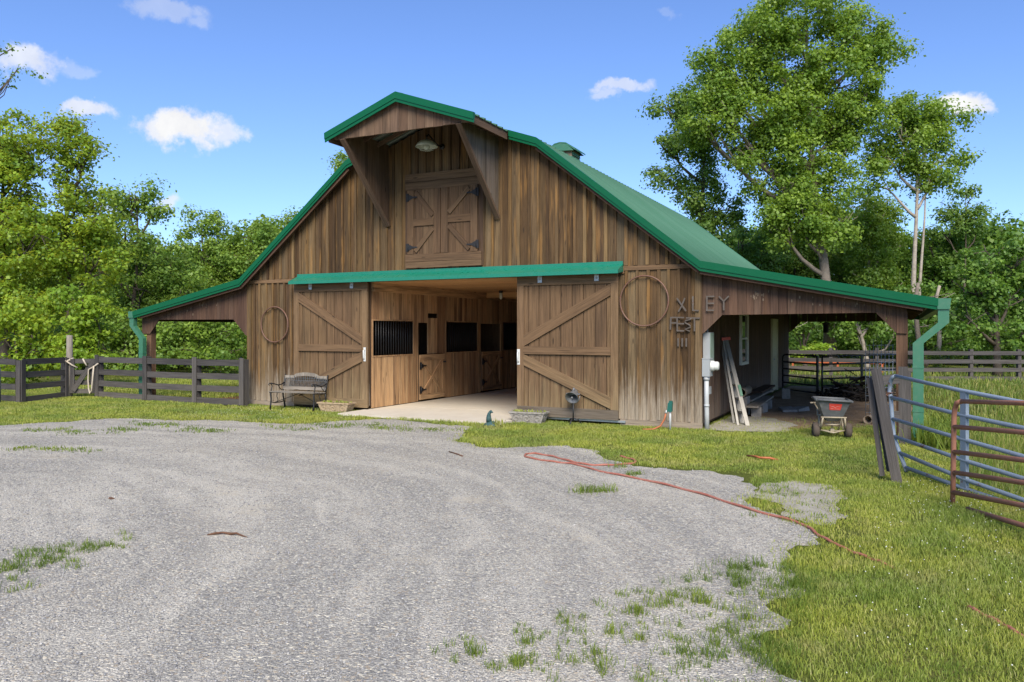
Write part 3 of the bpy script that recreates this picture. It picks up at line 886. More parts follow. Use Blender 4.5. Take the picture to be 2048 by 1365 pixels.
for side in (1, -1):
    pts, fb = shed_bottom(side)
    x_in, x_out = (XR, 0.19) if side > 0 else (XL, -18.06)
    brk = sorted(p[0] for p in pts)
    xs = [min(x_in, x_out)]
    while xs[-1] < max(x_in, x_out) - .09:
        nx = xs[-1] + RND.uniform(0.115, 0.165)
        for b in brk:
            if xs[-1] + .02 < b < nx + .05: nx = b; break
        xs.append(min(nx, max(x_in, x_out)))
    for a, b in zip(xs[:-1], xs[1:]):
        wall_board('shed_board', BARN, M['fascia'], ((a + b) / 2, 0.0), (1, 0), b - a - .005, .025, (fb(a + .001), fb(b - .001)), (roof_z(a) - .07, roof_z(b) - .07))
        if side > 0 and a < -2.9: pass
    # rear gable of the shed, same notches (one board every 0.3 m)
    xs = list(np.linspace(min(x_in, x_out), max(x_in, x_out), 13))
    xs = sorted(set([round(float(v), 3) for v in xs] + [round(b, 3) for b in brk if min(x_in, x_out) < b < max(x_in, x_out)]))
    for a, b in zip(xs[:-1], xs[1:]):
        if b - a < .03: continue
        wall_board('shed_rear_board', BARN, M['fascia'], ((a + b) / 2, DEP), (-1, 0), b - a - .005, .025, (fb(b - .001), fb(a + .001)), (roof_z(b) - .07, roof_z(a) - .07))
    xp = 0.03 if side > 0 else -17.84
    for yy in (0.035, 4.2, 8.4, 12.42):
        mm = MB(); mm.box(xp - .085, yy, 0.0, xp + .085, yy + .15, roof_z(xp) - .26)
        mm.build_world('post', M['timber'], BARN)
    mm = MB(); mm.box(xp - .05, 0.03, roof_z(xp) - .27, xp + .05, DEP - .03, roof_z(xp) - .08); mm.build_world('eave_beam', M['inner'], BARN)
    for k in range(9):
        yy = 0.12 + k * 1.53
        xa = x_in + side * .05
        plank('shed_rafter', BARN, M['inner'], (xa, yy, roof_z(xa) - .05), (xp + side * .35, yy, roof_z(xp + side * .35) - .05), 0.045, 0.14, (0, 0, -1))
    # inner wall post at the barn corner
    if side < 0:
        mm = MB(); mm.box(XL - .16, 3.4, 0.0, XL - .01, 3.55, 2.8); mm.build_world('post', M['timber'], BARN)
    # gutter along the eave, closed end at the front, and a two-elbow downspout
    xg = XC + side * (EAVE + .075)
    g = MB()
    a, b = (xg - .085, xg + .085)
    y0, y1 = -OVF - .03, DEP + .2
    g.box(a, y0, ZE - .13, a + .012, y1, ZE + .0); g.box(b - .012, y0, ZE - .13, b, y1, ZE + .02); g.box(a + .012, y0, ZE - .13, b - .012, y1, ZE - .118)
    g.hexa([(a + .0, y0 - .012, ZE - .14), (b + 0.0, y0 - .012, ZE - .14), (b, y0, ZE - .14), (a, y0, ZE - .14), (a - .01, y0 - .012, ZE + .03), (b + .02, y0 - .012, ZE + .03), (b + .02, y0, ZE + .03), (a - .01, y0, ZE + .03)])
    g.build_world('gutter', M['gutter'], BARN)
    d = MB()
    w, dp = .155, .11
    yc = -.21
    path = [(xg, ZE - .13), (xg, 1.93), (xg - side * .355, 1.60), (xg - side * .355, 0.10), (xg - side * .355 + .0, .06)]
    for (xa, za), (xb, zb) in zip(path[:3], path[1:4]):
        if abs(xa - xb) < .01:
            d.hexa([(xa - w / 2, yc - dp / 2, zb), (xa + w / 2, yc - dp / 2, zb), (xa + w / 2, yc + dp / 2, zb), (xa - w / 2, yc + dp / 2, zb), (xa - w / 2, yc - dp / 2, za), (xa + w / 2, yc - dp / 2, za), (xa + w / 2, yc + dp / 2, za), (xa - w / 2, yc + dp / 2, za)])
        else:
            d.hexa([(xb - w / 2, yc - dp / 2, zb), (xb + w / 2, yc - dp / 2, zb), (xb + w / 2, yc + dp / 2, zb), (xb - w / 2, yc + dp / 2, zb), (xa - w / 2, yc - dp / 2, za), (xa + w / 2, yc - dp / 2, za), (xa + w / 2, yc + dp / 2, za), (xa - w / 2, yc + dp / 2, za)])
    xa = path[3][0]
    d.hexa([(xa - w / 2 + side * .3, yc - dp / 2, .0), (xa + w / 2 + side * .3, yc - dp / 2, .0), (xa + w / 2 + side * .3, yc + dp / 2, .0), (xa - w / 2 + side * .3, yc + dp / 2, .0),
            (xa - w / 2, yc - dp / 2, .10), (xa + w / 2, yc - dp / 2, .10), (xa + w / 2, yc + dp / 2, .10), (xa - w / 2, yc + dp / 2, .10)])
    d.build_world('downspout', M['gutter'], BARN)
    for zz in (1.2, .5):
        s_ = MB(); s_.box(xa - w / 2 - .006, yc - dp / 2 - .006, zz, xa + w / 2 + .006, yc + dp / 2 + .006, zz + .03); s_.build_world('downspout_strap', M['gutter'], BARN)

# pale gouges pecked in the shed gable boards
m = MB()
for k in range(46):
    side = 1 if k % 3 else -1
    cx0 = RND.choice([-2.35, -2.2, -1.55, -1.2, -.75, -.45] if side > 0 else [-17.0, -16.3, -15.8, -15.4, -17.4])
    px_, pz_ = cx0 + RND.uniform(-.14, .14), 2.30 + (.12 if abs(cx0 - XC) < 7.2 else 0) + RND.uniform(-.09, .09)
    w_, h_ = RND.uniform(.004, .012), RND.uniform(.012, .035)
    m.box(px_ - w_, -.008, pz_ - h_, px_ + w_, -.0045, pz_ + h_)
o = m.build_world('peck_marks', M['sill'], BARN); o['kind'] = 'stuff'

# --- right side wall with its window and door, left side wall
def side_wall(x, outward, openings):
    n = 60; p = DEP / n
    for i in range(n):
        a, b = i * p, (i + 1) * p
        c = (a + b) / 2
        spans = [(0.10, 2.93)]
        for (ya, yb, za, zb) in openings:
            if ya - .01 < c < yb + .01:
                spans = [s for s in ((0.10, za), (zb, 2.93)) if s[1] - s[0] > .15]
        for (z0, z1) in spans:
            wall_board('side_wall_board', BARN, M['side'], (x, c), (0, 1) if outward > 0 else (0, -1), p - .012, .026, z0, z1)


side_wall(XR + .002, 1, [(3.8, 4.74, 1.02, 2.22), (8.6, 9.68, 0.1, 2.14)])
wl = MB(); wl.box(XL - .03, .05, .08, XL - .005, DEP - .03, 2.9); wl.build_world('side_wall_panel', M['side'], BARN)
fr = MB()
x = XR
fr.box(x, 3.80, 1.02, x + .05, 3.88, 2.22); fr.box(x, 4.66, 1.02, x + .05, 4.74, 2.22); fr.box(x, 3.88, 1.02, x + .05, 4.66, 1.09); fr.box(x, 3.88, 2.15, x + .05, 4.66, 2.22); fr.box(x + .005, 3.88, 1.60, x + .04, 4.66, 1.64)
sw = fr.build_world('side_window', M['whitepaint'], BARN)
pn = MB(); pn.box(x + .005, 3.88, 1.09, x + .015, 4.66, 1.60); pn.build_world('pane', M['glass'], sw)
pn = MB(); pn.box(x + .005, 3.88, 1.64, x + .015, 4.66, 2.15); pn.build_world('pane', M['glass'], sw)
dr = MB(); dr.box(x - .01, 8.70, .1, x + .03, 9.58, 2.06)
sd = dr.build_world('side_door', M['cream_door'], BARN)
tr = MB(); tr.box(x, 8.60, .08, x + .055, 8.70, 2.14); tr.box(x, 9.58, .08, x + .055, 9.68, 2.14); tr.box(x, 8.70, 2.06, x + .055, 9.58, 2.14)
tr.build_world('door_frame', M['cream_door'], sd)
kb = MB(); kb.lathe([(0.0, .09), (.028, .085), (.03, .06), (.012, .05), (.012, .03)], (x, 8.78, 1.0), 10, 'x'); kb.build_world('door_knob', M['galv'], sd)

# --- sliding doors
def strip(name, parent, mat, a, b, w, t, y):
    return plank(name, parent, mat, (a[0], y, a[1]), (b[0], y, b[1]), w, t, OUT)


def sliding_door(x0, x1, z0, z1, yb, mirror):
    """planks with a frame, a middle rail and two braces that meet at the inner (mirror) stile"""
    core = MB(); core.box(x0 + .01, yb - .012, z0 + .01, x1 - .01, yb, z1 - .01)
    D = core.build_world('sliding_door', M['inner'], BARN)
    n = 9; p = (x1 - x0) / n
    y = yb - .012
    for i in range(n):
        a, b = x0 + i * p, x0 + (i + 1) * p
        wall_board('plank', D, M['door'], ((a + b) / 2, y - .026), (1, 0), p - .015, .026, z0 + .02, z1 - .02)
    yf = y - .026
    strip('rail', D, M['door_trim'], (x0, z1 - .09), (x1, z1 - .09), .18, .03, yf)
    strip('rail', D, M['door_rot' if mirror else 'door_trim'], (x0, z0 + .095), (x1, z0 + .095), .19, .03, yf)
    for xs in (x0 + .075, x1 - .075): strip('stile', D, M['door_trim'], (xs, z0 + .19), (xs, z1 - .18), .15, .028, yf)
    zm = 1.41
    strip('rail', D, M['door_trim'], (x0 + .15, zm), (x1 - .15, zm), .155, .045, yf)
    xi, xo = (x1 - .15, x0 + .15) if not mirror else (x0 + .15, x1 - .15)
    sg = 1 if xo > xi else -1
    def brace(za, zb):
        # parallelogram brace trimmed flush at both stiles
        hv = .11
        t0, t1 = yf - .04, yf
        A = [(xi, za - hv), (xi, za + hv), (xo, zb - hv), (xo, zb + hv)]
        L = sorted([(A[0], A[1]), (A[2], A[3])], key=lambda q: q[0][0])
        (l0, l1), (r0, r1) = L
        b = MB()
        dx, dz = r0[0] - l0[0], r0[1] - l0[1]
        ln = math.hypot(dx, dz); ang = math.atan2(dz, dx)
        o = Vector((l0[0], t1, l0[1]))
        Zv = Vector((dx / ln, 0, dz / ln)); Yv = Vector((0, 1, 0)); Xv = Yv.cross(Zv)
        Mx = Matrix((Xv.to_4d(), Yv.to_4d(), Zv.to_4d(), o.to_4d())).transposed()
        for i in range(3): Mx[3][i] = 0
        Mx[3][3] = 1
        inv = Mx.inverted()
        pt = lambda q, yy: tuple(inv @ Vector((q[0], yy, q[1])))
        b.hexa([pt(l0, t0), pt(r0, t0), pt(r0, t1), pt(l0, t1), pt(l1, t0), pt(r1, t0), pt(r1, t1), pt(l1, t1)])
        b.build('brace', M['door_trim'], D, Mx)
    brace(zm + .19, z1 - .30)
    brace(zm - .19, z0 + .32)
    hx = x1 - .075 if not mirror else x0 + .035
    h = MB(); h.tube([(hx, yf - .028, 1.17), (hx, yf - .075, 1.19), (hx, yf - .075, 1.36), (hx, yf - .028, 1.38)], .014, 8); h.box(hx - .03, yf - .034, 1.12, hx + .03, yf - .028, 1.43)
    h.build_world('handle', M['whitepaint'], D)
    for k in (.24, .80):
        hx = x0 + (x1 - x0) * k
        h = MB(); h.box(hx - .045, yf - .05, z1 - .13, hx + .045, yf - .036, z1 + .04); h.box(hx - .012, yf - .06, z1 - .02, hx + .012, yf - .05, z1 + .0); h.lathe([(0, -.012), (.018, -.012), (.018, .012), (0, .012)], (hx, yf - .052, z1 - .07), 8, 'y')
        h.build_world('roller_hanger', M['galv'], D)
    return D


sliding_door(-12.74, -10.62, .08, 2.885, -.055, False)
sliding_door(-6.92, -4.79, .10, 2.885, -.055, True)
tk = MB(); tk.box(-12.7, -.17, 2.905, -4.74, -.10, 2.95); tk.build_world('door_track', M['iron'], BARN)
cp = MB()
xa, xb = -12.70, -4.72
cp.hexa([(xa, -.34, 2.925), (xb, -.34, 2.925), (xb, -.30, 2.915), (xa, -.30, 2.915), (xa + .0, -.34, 2.935), (xb, -.34, 2.935), (xb, -.045, 3.07), (xa, -.045, 3.07)])
cp.hexa([(xa, -.352, 2.875), (xb, -.352, 2.875), (xb, -.34, 2.875), (xa, -.34, 2.875), (xa, -.352, 2.945), (xb, -.352, 2.945), (xb, -.34, 2.945), (xa, -.34, 2.945)])
cp.hexa([(xa, -.052, 3.045), (xb, -.052, 3.045), (xb, -.04, 3.045), (xa, -.04, 3.045), (xa, -.052, 3.125), (xb, -.052, 3.125), (xb, -.04, 3.125), (xa, -.04, 3.125)])
for xe in (xa - .004, xb):
    cp.hexa([(xe, -.35, 2.875), (xe + .004, -.35, 2.875), (xe + .004, -.02, 2.93), (xe, -.02, 2.93), (xe, -.35, 2.94), (xe + .004, -.35, 2.94), (xe + .004, -.02, 3.08), (xe, -.02, 3.08)])
cp.build_world('door_canopy', M['canopy'], BARN)

# --- hayloft door: pair of leaves with X bracing
core = MB(); core.box(-9.66, -.045, 3.16, -7.74, -.03, 5.19)
LD = core.build_world('hayloft_door', M['inner'], BARN)
y = -.045
for z, w in ((5.10, .175), (4.92, .165), (3.37, .16), (3.22, .13)):
    strip('rail', LD, M['loft'], (-9.64, z), (-7.76, z), w, .035 + RND.uniform(-.004, .008), y)
for i in range(10):
    a = -9.56 + i * .1695
    wall_board('plank', LD, M['loft'], (a + .085, y - .022), (1, 0), .163, .022, 3.45, 4.84)
yf = y - .022
for xs in (-9.50, -8.83, -8.645, -7.93): strip('stile', LD, M['loft'], (xs, 3.455), (xs, 4.835), .165, .026, yf)
strip('rail', LD, M['loft'], (-9.415, 4.13), (-8.915, 4.13), .15, .03, yf)
strip('rail', LD, M['loft'], (-8.56, 4.165), (-8.015, 4.165), .15, .03, yf)
strip('brace', LD, M['loft'], (-9.37, 4.78), (-8.93, 4.27), .10, .03, yf)
strip('brace', LD, M['loft'], (-9.38, 3.51), (-8.93, 4.00), .10, .03, yf)
strip('brace', LD, M['loft'], (-8.05, 4.78), (-8.54, 4.30), .10, .03, yf)
strip('brace', LD, M['loft'], (-8.04, 3.51), (-8.54, 4.03), .10, .03, yf)


def strap_hinge(parent, at, d, n, mat=None, s=1.0):
    """black T-strap: square plate and a tapered strap along d"""
    at, d, n = Vector(at), Vector(d), Vector(n)
    u = n.cross(d)
    h = MB()
    def slab(c):
        h.hexa([at + d * c[0][0] * s + u * c[0][1] * s, at + d * c[1][0] * s + u * c[1][1] * s, at + d * c[2][0] * s + u * c[2][1] * s, at + d * c[3][0] * s + u * c[3][1] * s] +
               [at + d * q[0] * s + u * q[1] * s + n * .008 for q in c])
    slab([(-.06, -.09), (.0, -.09), (.0, .09), (-.06, .09)])
    slab([(.0, -.075), (.12, -.02), (.12, .02), (.0, .075)])
    slab([(.12, -.02), (.24, -.014), (.24, .014), (.12, .02)])
    h.tube([at + d * (-.0) + u * -.09 * s + n * .01, at + u * .09 * s + n * .01], .012 * s, 6)
    return h.build_world('hinge', mat or M['iron'], parent)


HG = metal_paint('slate_hinge', (0.024, 0.025, 0.028), 0.75, dirt=0.15, dirtcol=(0.06, 0.06, 0.06), spec=0.2)
for (xx, dd) in ((-9.55, 1), (-7.87, -1)):
    for z in (4.68, 3.60): strap_hinge(LD, (xx, yf - .03, z), (dd, 0, 0), OUT, HG, .95)

# --- cupola on the ridge
CY = 6.9
c = MB(); c.box(XC - .32, CY - .32, ZR - .18, XC + .32, CY + .32, 7.0)
CU = c.build_world('cupola', M['sill'], BARN)
c = MB()
for s in (-1, 1):
    for k in range(4):
        z = 6.5 + k * .12
        c.hexa([(XC + s * .32, CY - .28, z), (XC + s * .36, CY - .28, z - .02), (XC + s * .36, CY + .28, z - .02), (XC + s * .32, CY + .28, z),
                (XC + s * .32, CY - .28, z + .09), (XC + s * .34, CY - .28, z + .08), (XC + s * .34, CY + .28, z + .08), (XC + s * .32, CY + .28, z + .09)])
c.build_world('louver', M['roof'], CU)
c = MB()
for s in (-1, 1):
    c.hexa([(XC, CY - .42, 7.19), (XC + s * .18, CY - .42, 7.16), (XC + s * .18, CY + .42, 7.16), (XC, CY + .42, 7.19), (XC, CY - .42, 7.23), (XC + s * .18, CY - .42, 7.20), (XC + s * .18, CY + .42, 7.20), (XC, CY + .42, 7.23)])
    c.hexa([(XC + s * .18, CY - .42, 7.16), (XC + s * .46, CY - .42, 6.96), (XC + s * .46, CY + .42, 6.96), (XC + s * .18, CY + .42, 7.16), (XC + s * .18, CY - .42, 7.20), (XC + s * .46, CY - .42, 7.0), (XC + s * .46, CY + .42, 7.0), (XC + s * .18, CY + .42, 7.20)])
    for yy in (CY - .42, CY + .40):
        c.hexa([(XC, yy, 6.97), (XC + s * .42, yy, 6.95), (XC + s * .42, yy + .02, 6.95), (XC, yy + .02, 6.97), (XC, yy, 7.20), (XC + s * .18, yy, 7.17), (XC + s * .18, yy + .02, 7.17), (XC, yy + .02, 7.20)])
c.build_world('roof', M['gutter'], CU)

# --- inside: aisle walls, stalls, ceiling
AX = -10.65
SA = [(0.09, 1.79), (3.27, 5.04), (6.56, 8.30), (9.85, 11.55)]       # barred windows
SDR = [(1.98, 3.18), (5.20, 6.43), (8.47, 9.70)]                    # dutch doors
zt = 2.70
def aisle_boards(x, outward):
    y = 0.09
    while y < DEP - .1:
        w = RND.uniform(.10, .17)
        for e in sorted([v for s in SA + SDR for v in s]):
            if y + .03 < e < y + w + .04: w = e - y; break
        w = min(w, DEP - .08 - y)
        c = y + w / 2
        ud = (0, 1) if outward > 0 else (0, -1)
        win = any(a <= c <= b for a, b in SA); dor = any(a <= c <= b for a, b in SDR)
        segs = [(.06, 1.21), (2.05, zt)] if win else ([(2.0, zt)] if dor else [(.06, zt)])
        if dor and any(a + .44 <= c <= b for a, b in SDR[:1]): segs = [(1.22, 2.12), (2.24, zt)] if any(a + .44 <= c <= a + .9 for a, b in SDR) else [(1.22, zt)]
        for z0, z1 in segs:
            if z1 - z0 > .03: wall_board('stall_board', BARN, M['stall'], (x, c), ud, w - .005, .028, z0, z1)
        y += w


aisle_boards(AX, 1)
plank('aisle_beam', BARN, M['stall'], (AX - .02, .09, 2.79), (AX - .02, DEP - .1, 2.79), .20, .06, (1, 0, 0))
m = MB(); m.box(-6.9, .09, .05, -6.86, DEP - .1, 2.9); m.build_world('aisle_wall', M['stall'], BARN)
# stall backs (dark boxes behind the openings)
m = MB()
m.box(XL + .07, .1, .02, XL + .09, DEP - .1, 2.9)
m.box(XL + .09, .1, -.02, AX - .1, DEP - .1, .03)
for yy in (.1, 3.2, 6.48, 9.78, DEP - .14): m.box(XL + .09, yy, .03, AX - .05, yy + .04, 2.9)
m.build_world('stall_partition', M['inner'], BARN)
for (a, b) in SA:
    f = MB(); x = AX
    f.box(x - .035, a, 1.205, x + .012, b, 1.235); f.box(x - .035, a, 2.03, x + .012, b, 2.06); f.box(x - .03, a, 1.235, x + .012, a + .03, 2.03); f.box(x - .03, b - .03, 1.235, x + .012, b, 2.03)
    S = f.build_world('stall_window', M['stall'], BARN)
    nbar = 17
    bar_me = None
    for i in range(nbar):
        yy = a + .06 + (b - a - .12) * i / (nbar - 1)
        if bar_me is None:
            q = MB(); q.tube([(0, 0, 0), (0, 0, .80)], .011, 6)
            o = q.build('bar', M['iron'], S, Matrix.Translation((x - .012, yy, 1.232))); bar_me = o.data
        else: put('bar', bar_me, S, Matrix.Translation((x - .012, yy, 1.232)))


def dutch_door(a, b):
    x = AX
    core = MB(); core.box(x - .03, a + .02, .09, x + .004, b - .02, 1.20)
    D = core.build_world('dutch_door', M['inner'], BARN)
    n = 7; p = (b - a - .04) / n
    for i in range(n): wall_board('plank', D, M['stall'], (x + .026, a + .02 + p * (i + .5)), (0, 1), p - .004, .022, .09, 1.20)
    def sp(nm, p0, p1, w, t=.022): return plank(nm, D, M['stall'], (x + .026, *p0), (x + .026, *p1), w, t, (1, 0, 0))
    sp('rail', (a + .02, 1.14), (b - .02, 1.14), .13); sp('rail', (a + .02, .16), (b - .02, .16), .13)
    sp('stile', (a + .075, .225), (a + .075, 1.075), .11); sp('stile', (b - .075, .225), (b - .075, 1.075), .11)
    sp('brace', (a + .14, .25), (b - .14, 1.05), .08); sp('brace', (a + .14, 1.05), (b - .14, .25), .08, .018)
    for z in (.93, .34): strap_hinge(D, (x + .05, a + .05, z), (0, 1, 0), (1, 0, 0))
    la = MB(); la.box(x + .048, b - .1, .98, x + .06, b + .03, 1.02); la.lathe([(0, .03), (.02, .03), (.02, 0), (0, 0)], (x + .05, b - .03, 1.0), 8, 'x'); la.build_world('latch', M['iron'], D)


for (a, b) in SDR: dutch_door(a, b)
for k in range(63):
    y0 = .1 + k * .198
    if y0 > DEP - .25: break
    plank('ceiling_board', BARN, M['ceiling'], (AX + .03, y0 + .095, 2.915), (-6.89, y0 + .095, 2.915), .19, .025, (0, 0, -1))
for k in range(10):
    y0 = .5 + k * 1.25
    plank('joist', BARN, M['ceiling'], (AX + .04, y0, 2.888), (-6.9, y0, 2.888), .05, .14 if k else .05, (0, 0, -1)) if k % 1 == 0 and k > 3 else None
m = MB(); m.box(XL + .1, .1, 2.93, XR - .1, DEP - .1, 2.97); m.build_world('loft_floor', M['inner'], BARN)
# closed rear doors of the aisle
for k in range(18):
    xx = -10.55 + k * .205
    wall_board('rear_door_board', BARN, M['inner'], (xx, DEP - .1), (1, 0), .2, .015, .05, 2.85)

# ------------------------------------------------------------------ things on and by the barn front
def hoop(label, x, z, rx, rz_, r):
    y = -.055 - r
    m = MB(); m.tube([(rx * math.cos(a), 0, rz_ * math.sin(a)) for a in np.linspace(0, 2 * math.pi, 49)[:-1]], r, 8, closed=True)
    o = m.build('metal_hoop', M['hoop'], None, Matrix.Translation((x, y, z)))
    return tag(o, label, 'hoop', 'iron wheel hoops hung on the barn')


hoop('larger rusty iron hoop hung beside the right sliding door', -4.30, 2.36, .465, .47, .016)
hoop('smaller rusty iron hoop hung left of the left sliding door', -13.38, 1.95, .42, .42, .016)

# word made of old iron pieces: X LEY / FEST / III
SG = thing('wall_lettering', 'dark iron letters spelling XLEY FEST III on the barn siding', 'lettering', (-3.4, -.04, 2.2))


def letter(strokes, w=.029, y=-.05, t=.016, nm='letter'):
    m = MB()
    for i, (a, b) in enumerate(strokes):
        m.beam((a[0], y - t / 2 - .0015 * i, a[1]), (b[0], y - t / 2 - .0015 * i, b[1]), w * (1 if i == 0 else .9), t, OUT)
    return m.build_world(nm, M['letter'], SG)


letter([((-3.68, 2.40), (-3.51, 2.16)), ((-3.53, 2.40), (-3.585, 2.27)), ((-3.585, 2.26), (-3.65, 2.15))])
letter([((-3.385, 2.43), (-3.385, 2.165)), ((-3.40, 2.175), (-3.275, 2.165))])
letter([((-3.135, 2.42), (-3.135, 2.165)), ((-3.15, 2.42), (-3.0, 2.42)), ((-3.13, 2.295), (-3.005, 2.295)), ((-3.15, 2.17), (-3.005, 2.17))], y=-.03)
letter([((-2.835, 2.34), (-2.835, 2.165)), ((-2.92, 2.42), (-2.835, 2.33)), ((-2.745, 2.42), (-2.835, 2.33))], y=-.03)
letter([((-3.79, 2.055), (-3.80, 1.82)), ((-3.805, 2.045), (-3.69, 2.045)), ((-3.785, 1.945), (-3.69, 1.945))])
letter([((-3.675, 2.055), (-3.67, 1.79)), ((-3.67, 2.045), (-3.545, 2.04)), ((-3.66, 1.93), (-3.545, 1.93)), ((-3.675, 1.80), (-3.54, 1.80))])
m = MB(); m.tube([(-3.41, -.06, 2.03), (-3.44, -.06, 2.0), (-3.52, -.06, 1.985), (-3.53, -.06, 1.945), (-3.44, -.06, 1.90), (-3.43, -.06, 1.86), (-3.53, -.06, 1.83), (-3.44, -.06, 1.785)], .017, 6); m.build_world('letter', M['letter'], SG)
letter([((-3.355, 2.02), (-3.355, 1.79)), ((-3.51, 2.035), (-3.255, 2.03))])
for k in range(3): letter([((-3.655 + k * .075, 1.665), (-3.655 + k * .075, 1.51))])

# hood lamp on a gooseneck
LM = thing('barn_lamp', 'round enamel barn light on a gooseneck arm under the hayloft hood', 'lamp', (-8.75, -.03, 5.72))
m = MB(); m.tube([(-8.75, -.03, 5.72), (-8.75, -.22, 5.72), (-8.75, -.40, 5.80), (-8.75, -.56, 5.86), (-8.75, -.62, 5.80), (-8.75, -.62, 5.74)], .016, 8); m.build_world('arm', M['iron'], LM)
m = MB(); m.lathe([(.0, -.0), (.06, -.0), (.06, -.03), (0, -.03)], (-8.75, -.0, 5.72), 12, 'y'); m.build_world('wall_plate', M['iron'], LM)
m = MB(); m.lathe([(.045, .12), (.06, .11), (.12, .09), (.19, .045), (.225, -.01), (.23, -.03), (.222, -.03), (.215, -.01), (.18, .035), (.05, .08)], (-8.75, -.62, 5.62), 24); m.build_world('shade', M['shade_glass'], LM)
m = MB(); m.lathe([(0, -.10), (.05, -.085), (.07, -.04), (.055, .02), (.0, .03)], (-8.75, -.62, 5.62), 14)
for k in range(8):
    a = k * math.pi / 4
    m.tube([(-8.75 + .2 * math.cos(a), -.62 + .2 * math.sin(a), 5.60), (-8.75 + .14 * math.cos(a), -.62 + .14 * math.sin(a), 5.53), (-8.75, -.62, 5.505)], .004, 4)
m.build_world('guard_bulb', M['shade_glass'], LM)
JL = thing('jar_light', 'small clear jar light hanging from the aisle ceiling', 'lamp', (-9.6, 4.4, 2.88))
m = MB(); m.lathe([(0, 0), (.05, 0), (.05, -.07), (0, -.07)], (-9.6, 4.4, 2.88), 12); m.build_world('socket', M['iron'], JL)
m = MB(); m.lathe([(.04, 0), (.045, -.1), (.035, -.15), (0, -.17)], (-9.6, 4.4, 2.81), 12); m.build_world('jar', M['shade_glass'], JL)

# bench
BN = thing('garden_bench', 'weathered wooden garden bench with black scrolled iron ends against the barn', 'bench', (-12.28, -.46, 0), math.radians(3))
bw = .60
def bn(o): return o
def bb(mb, name, mat): return mb.build(name, mat, BN, WM[BN.name].copy())
for s in (-1, 1):
    x = s * bw
    m = MB()
    m.tube([(x, -.27, 0.0), (x, -.25, .12), (x, -.235, .25), (x, -.25, .36), (x, -.24, .395)], [.024, .018, .018, .021, .018], 7)
    m.tube([(x, .25, 0.0), (x, .22, .14), (x, .18, .28), (x, .17, .38)], [.024, .018, .018, .02], 7)
    m.tube([(x, -.28, .40), (x, -.1, .395), (x, .06, .375), (x, .18, .38)], .018, 7)
    m.tube([(x, -.245, .18), (x, -.12, .15), (x, .08, .15), (x, .215, .17)], .012, 6)
    m.tube([(x, -.02, .15), (x, .0, .22), (x, -.04, .29), (x, -.02, .38)], .009, 6)
    bb(m, 'end_frame', M['iron'])
    m = MB()
    m.tube([(x, -.25, .39), (x, -.22, .47), (x, -.20, .54), (x, -.245, .60), (x, -.30, .605), (x, -.315, .575), (x, -.295, .56)], .012, 6)
    m.tube([(x, -.245, .605), (x, -.14, .585), (x, 0, .55), (x, .12, .555), (x, .215, .60)], [.016, .014, .014, .014, .016], 6)
    m.tube([(x, .0, .55), (x, .06, .48), (x, .12, .43), (x, .18, .42)], .009, 6)
    bb(m, 'armrest', M['iron'])
    m = MB(); m.tube([(x, .17, .36), (x, .215, .56), (x, .265, .79)], [.02, .018, .015], 7); bb(m, 'back_post', M['iron'])
B0 = WM[BN.name]
def bplank(name, p0, p1, w, t, nrm, mat=None): return plank(name, BN, mat or M['greywood'], B0 @ Vector(p0), B0 @ Vector(p1), w, t, nrm)
for k in range(5): bplank('seat_slat', (-bw - .02, -.26 + k * .092, .405 - .004 * k), (bw + .02, -.26 + k * .092, .405 - .004 * k), .075, .024, UP)
bplank('back_rail', (-bw, .20, .475), (bw, .20, .475), .075, .026, OUT)
m = MB()
N_ = 24
def crest(t): return .735 + .075 * max(0, 1 - (t / .34) ** 2) ** .5 if abs(t) < .34 else .735
for i in range(N_):
    a, b = -bw + 2 * bw * i / N_, -bw + 2 * bw * (i + 1) / N_
    za, zb = crest(a), crest(b)
    m.hexa([(a, .235, za - .05), (b, .235, zb - .05), (b, .26, zb - .05), (a, .26, za - .05), (a, .245, za + .028), (b, .245, zb + .028), (b, .27, zb + .028), (a, .27, za + .028)])
bb(m, 'crest_rail', M['greywood'])
m = MB()
m.box(-bw + .03, .224, .648, bw - .03, .236, .658); m.box(-bw + .03, .224, .70, bw - .03, .236, .708)
for k in range(19): m.box(-bw + .04 + k * .0622 - .007, .226, .655, -bw + .04 + k * .0622 + .007, .238, .70 if abs(k - 9) > 5 else .755)
for k in range(30): m.beam((-bw + .04 + k * .0388, .205, .505), (-bw + .04 + k * .0388, .23, .65), .007, .007, OUT)
for k in range(4): m.box(-bw + .03, .208 + k * .006, .53 + k * .033, bw - .03, .214 + k * .006, .534 + k * .033)
bb(m, 'back_lattice', M['hopper'])
m = MB(); m.tube([(-bw, -.1, .16), (0, .0, .37)], .008, 6); m.tube([(bw, -.1, .16), (0, .0, .37)], .008, 6); bb(m, 'tie_rod', M['iron'])

# planters
def sprig_mesh(name, n, rx, ry, h, mat, seed, w=.012):
    r = np.random.default_rng(seed)
    V, F = [], []
    for i in range(n):
        x, y = r.uniform(-rx, rx), r.uniform(-ry, ry)
        a = r.uniform(0, 6.28); l = h * r.uniform(.5, 1.1); le = r.uniform(.1, .6) * l
        dx, dy = math.cos(a) * w, math.sin(a) * w
        lx, ly = math.cos(a + 1.3) * le, math.sin(a + 1.3) * le
        b = len(V)
        V += [(x - dx, y - dy, 0), (x + dx, y + dy, 0), (x + lx * .5 + dx * .7, y + ly * .5 + dy * .7, l * .6), (x + lx * .5 - dx * .7, y + ly * .5 - dy * .7, l * .6), (x + lx, y + ly, l), (x + lx, y + ly, l)]
        F += [(b, b + 1, b + 2, b + 3), (b + 3, b + 2, b + 4, b + 5)]
    return mesh_np(name, V, F, mat)


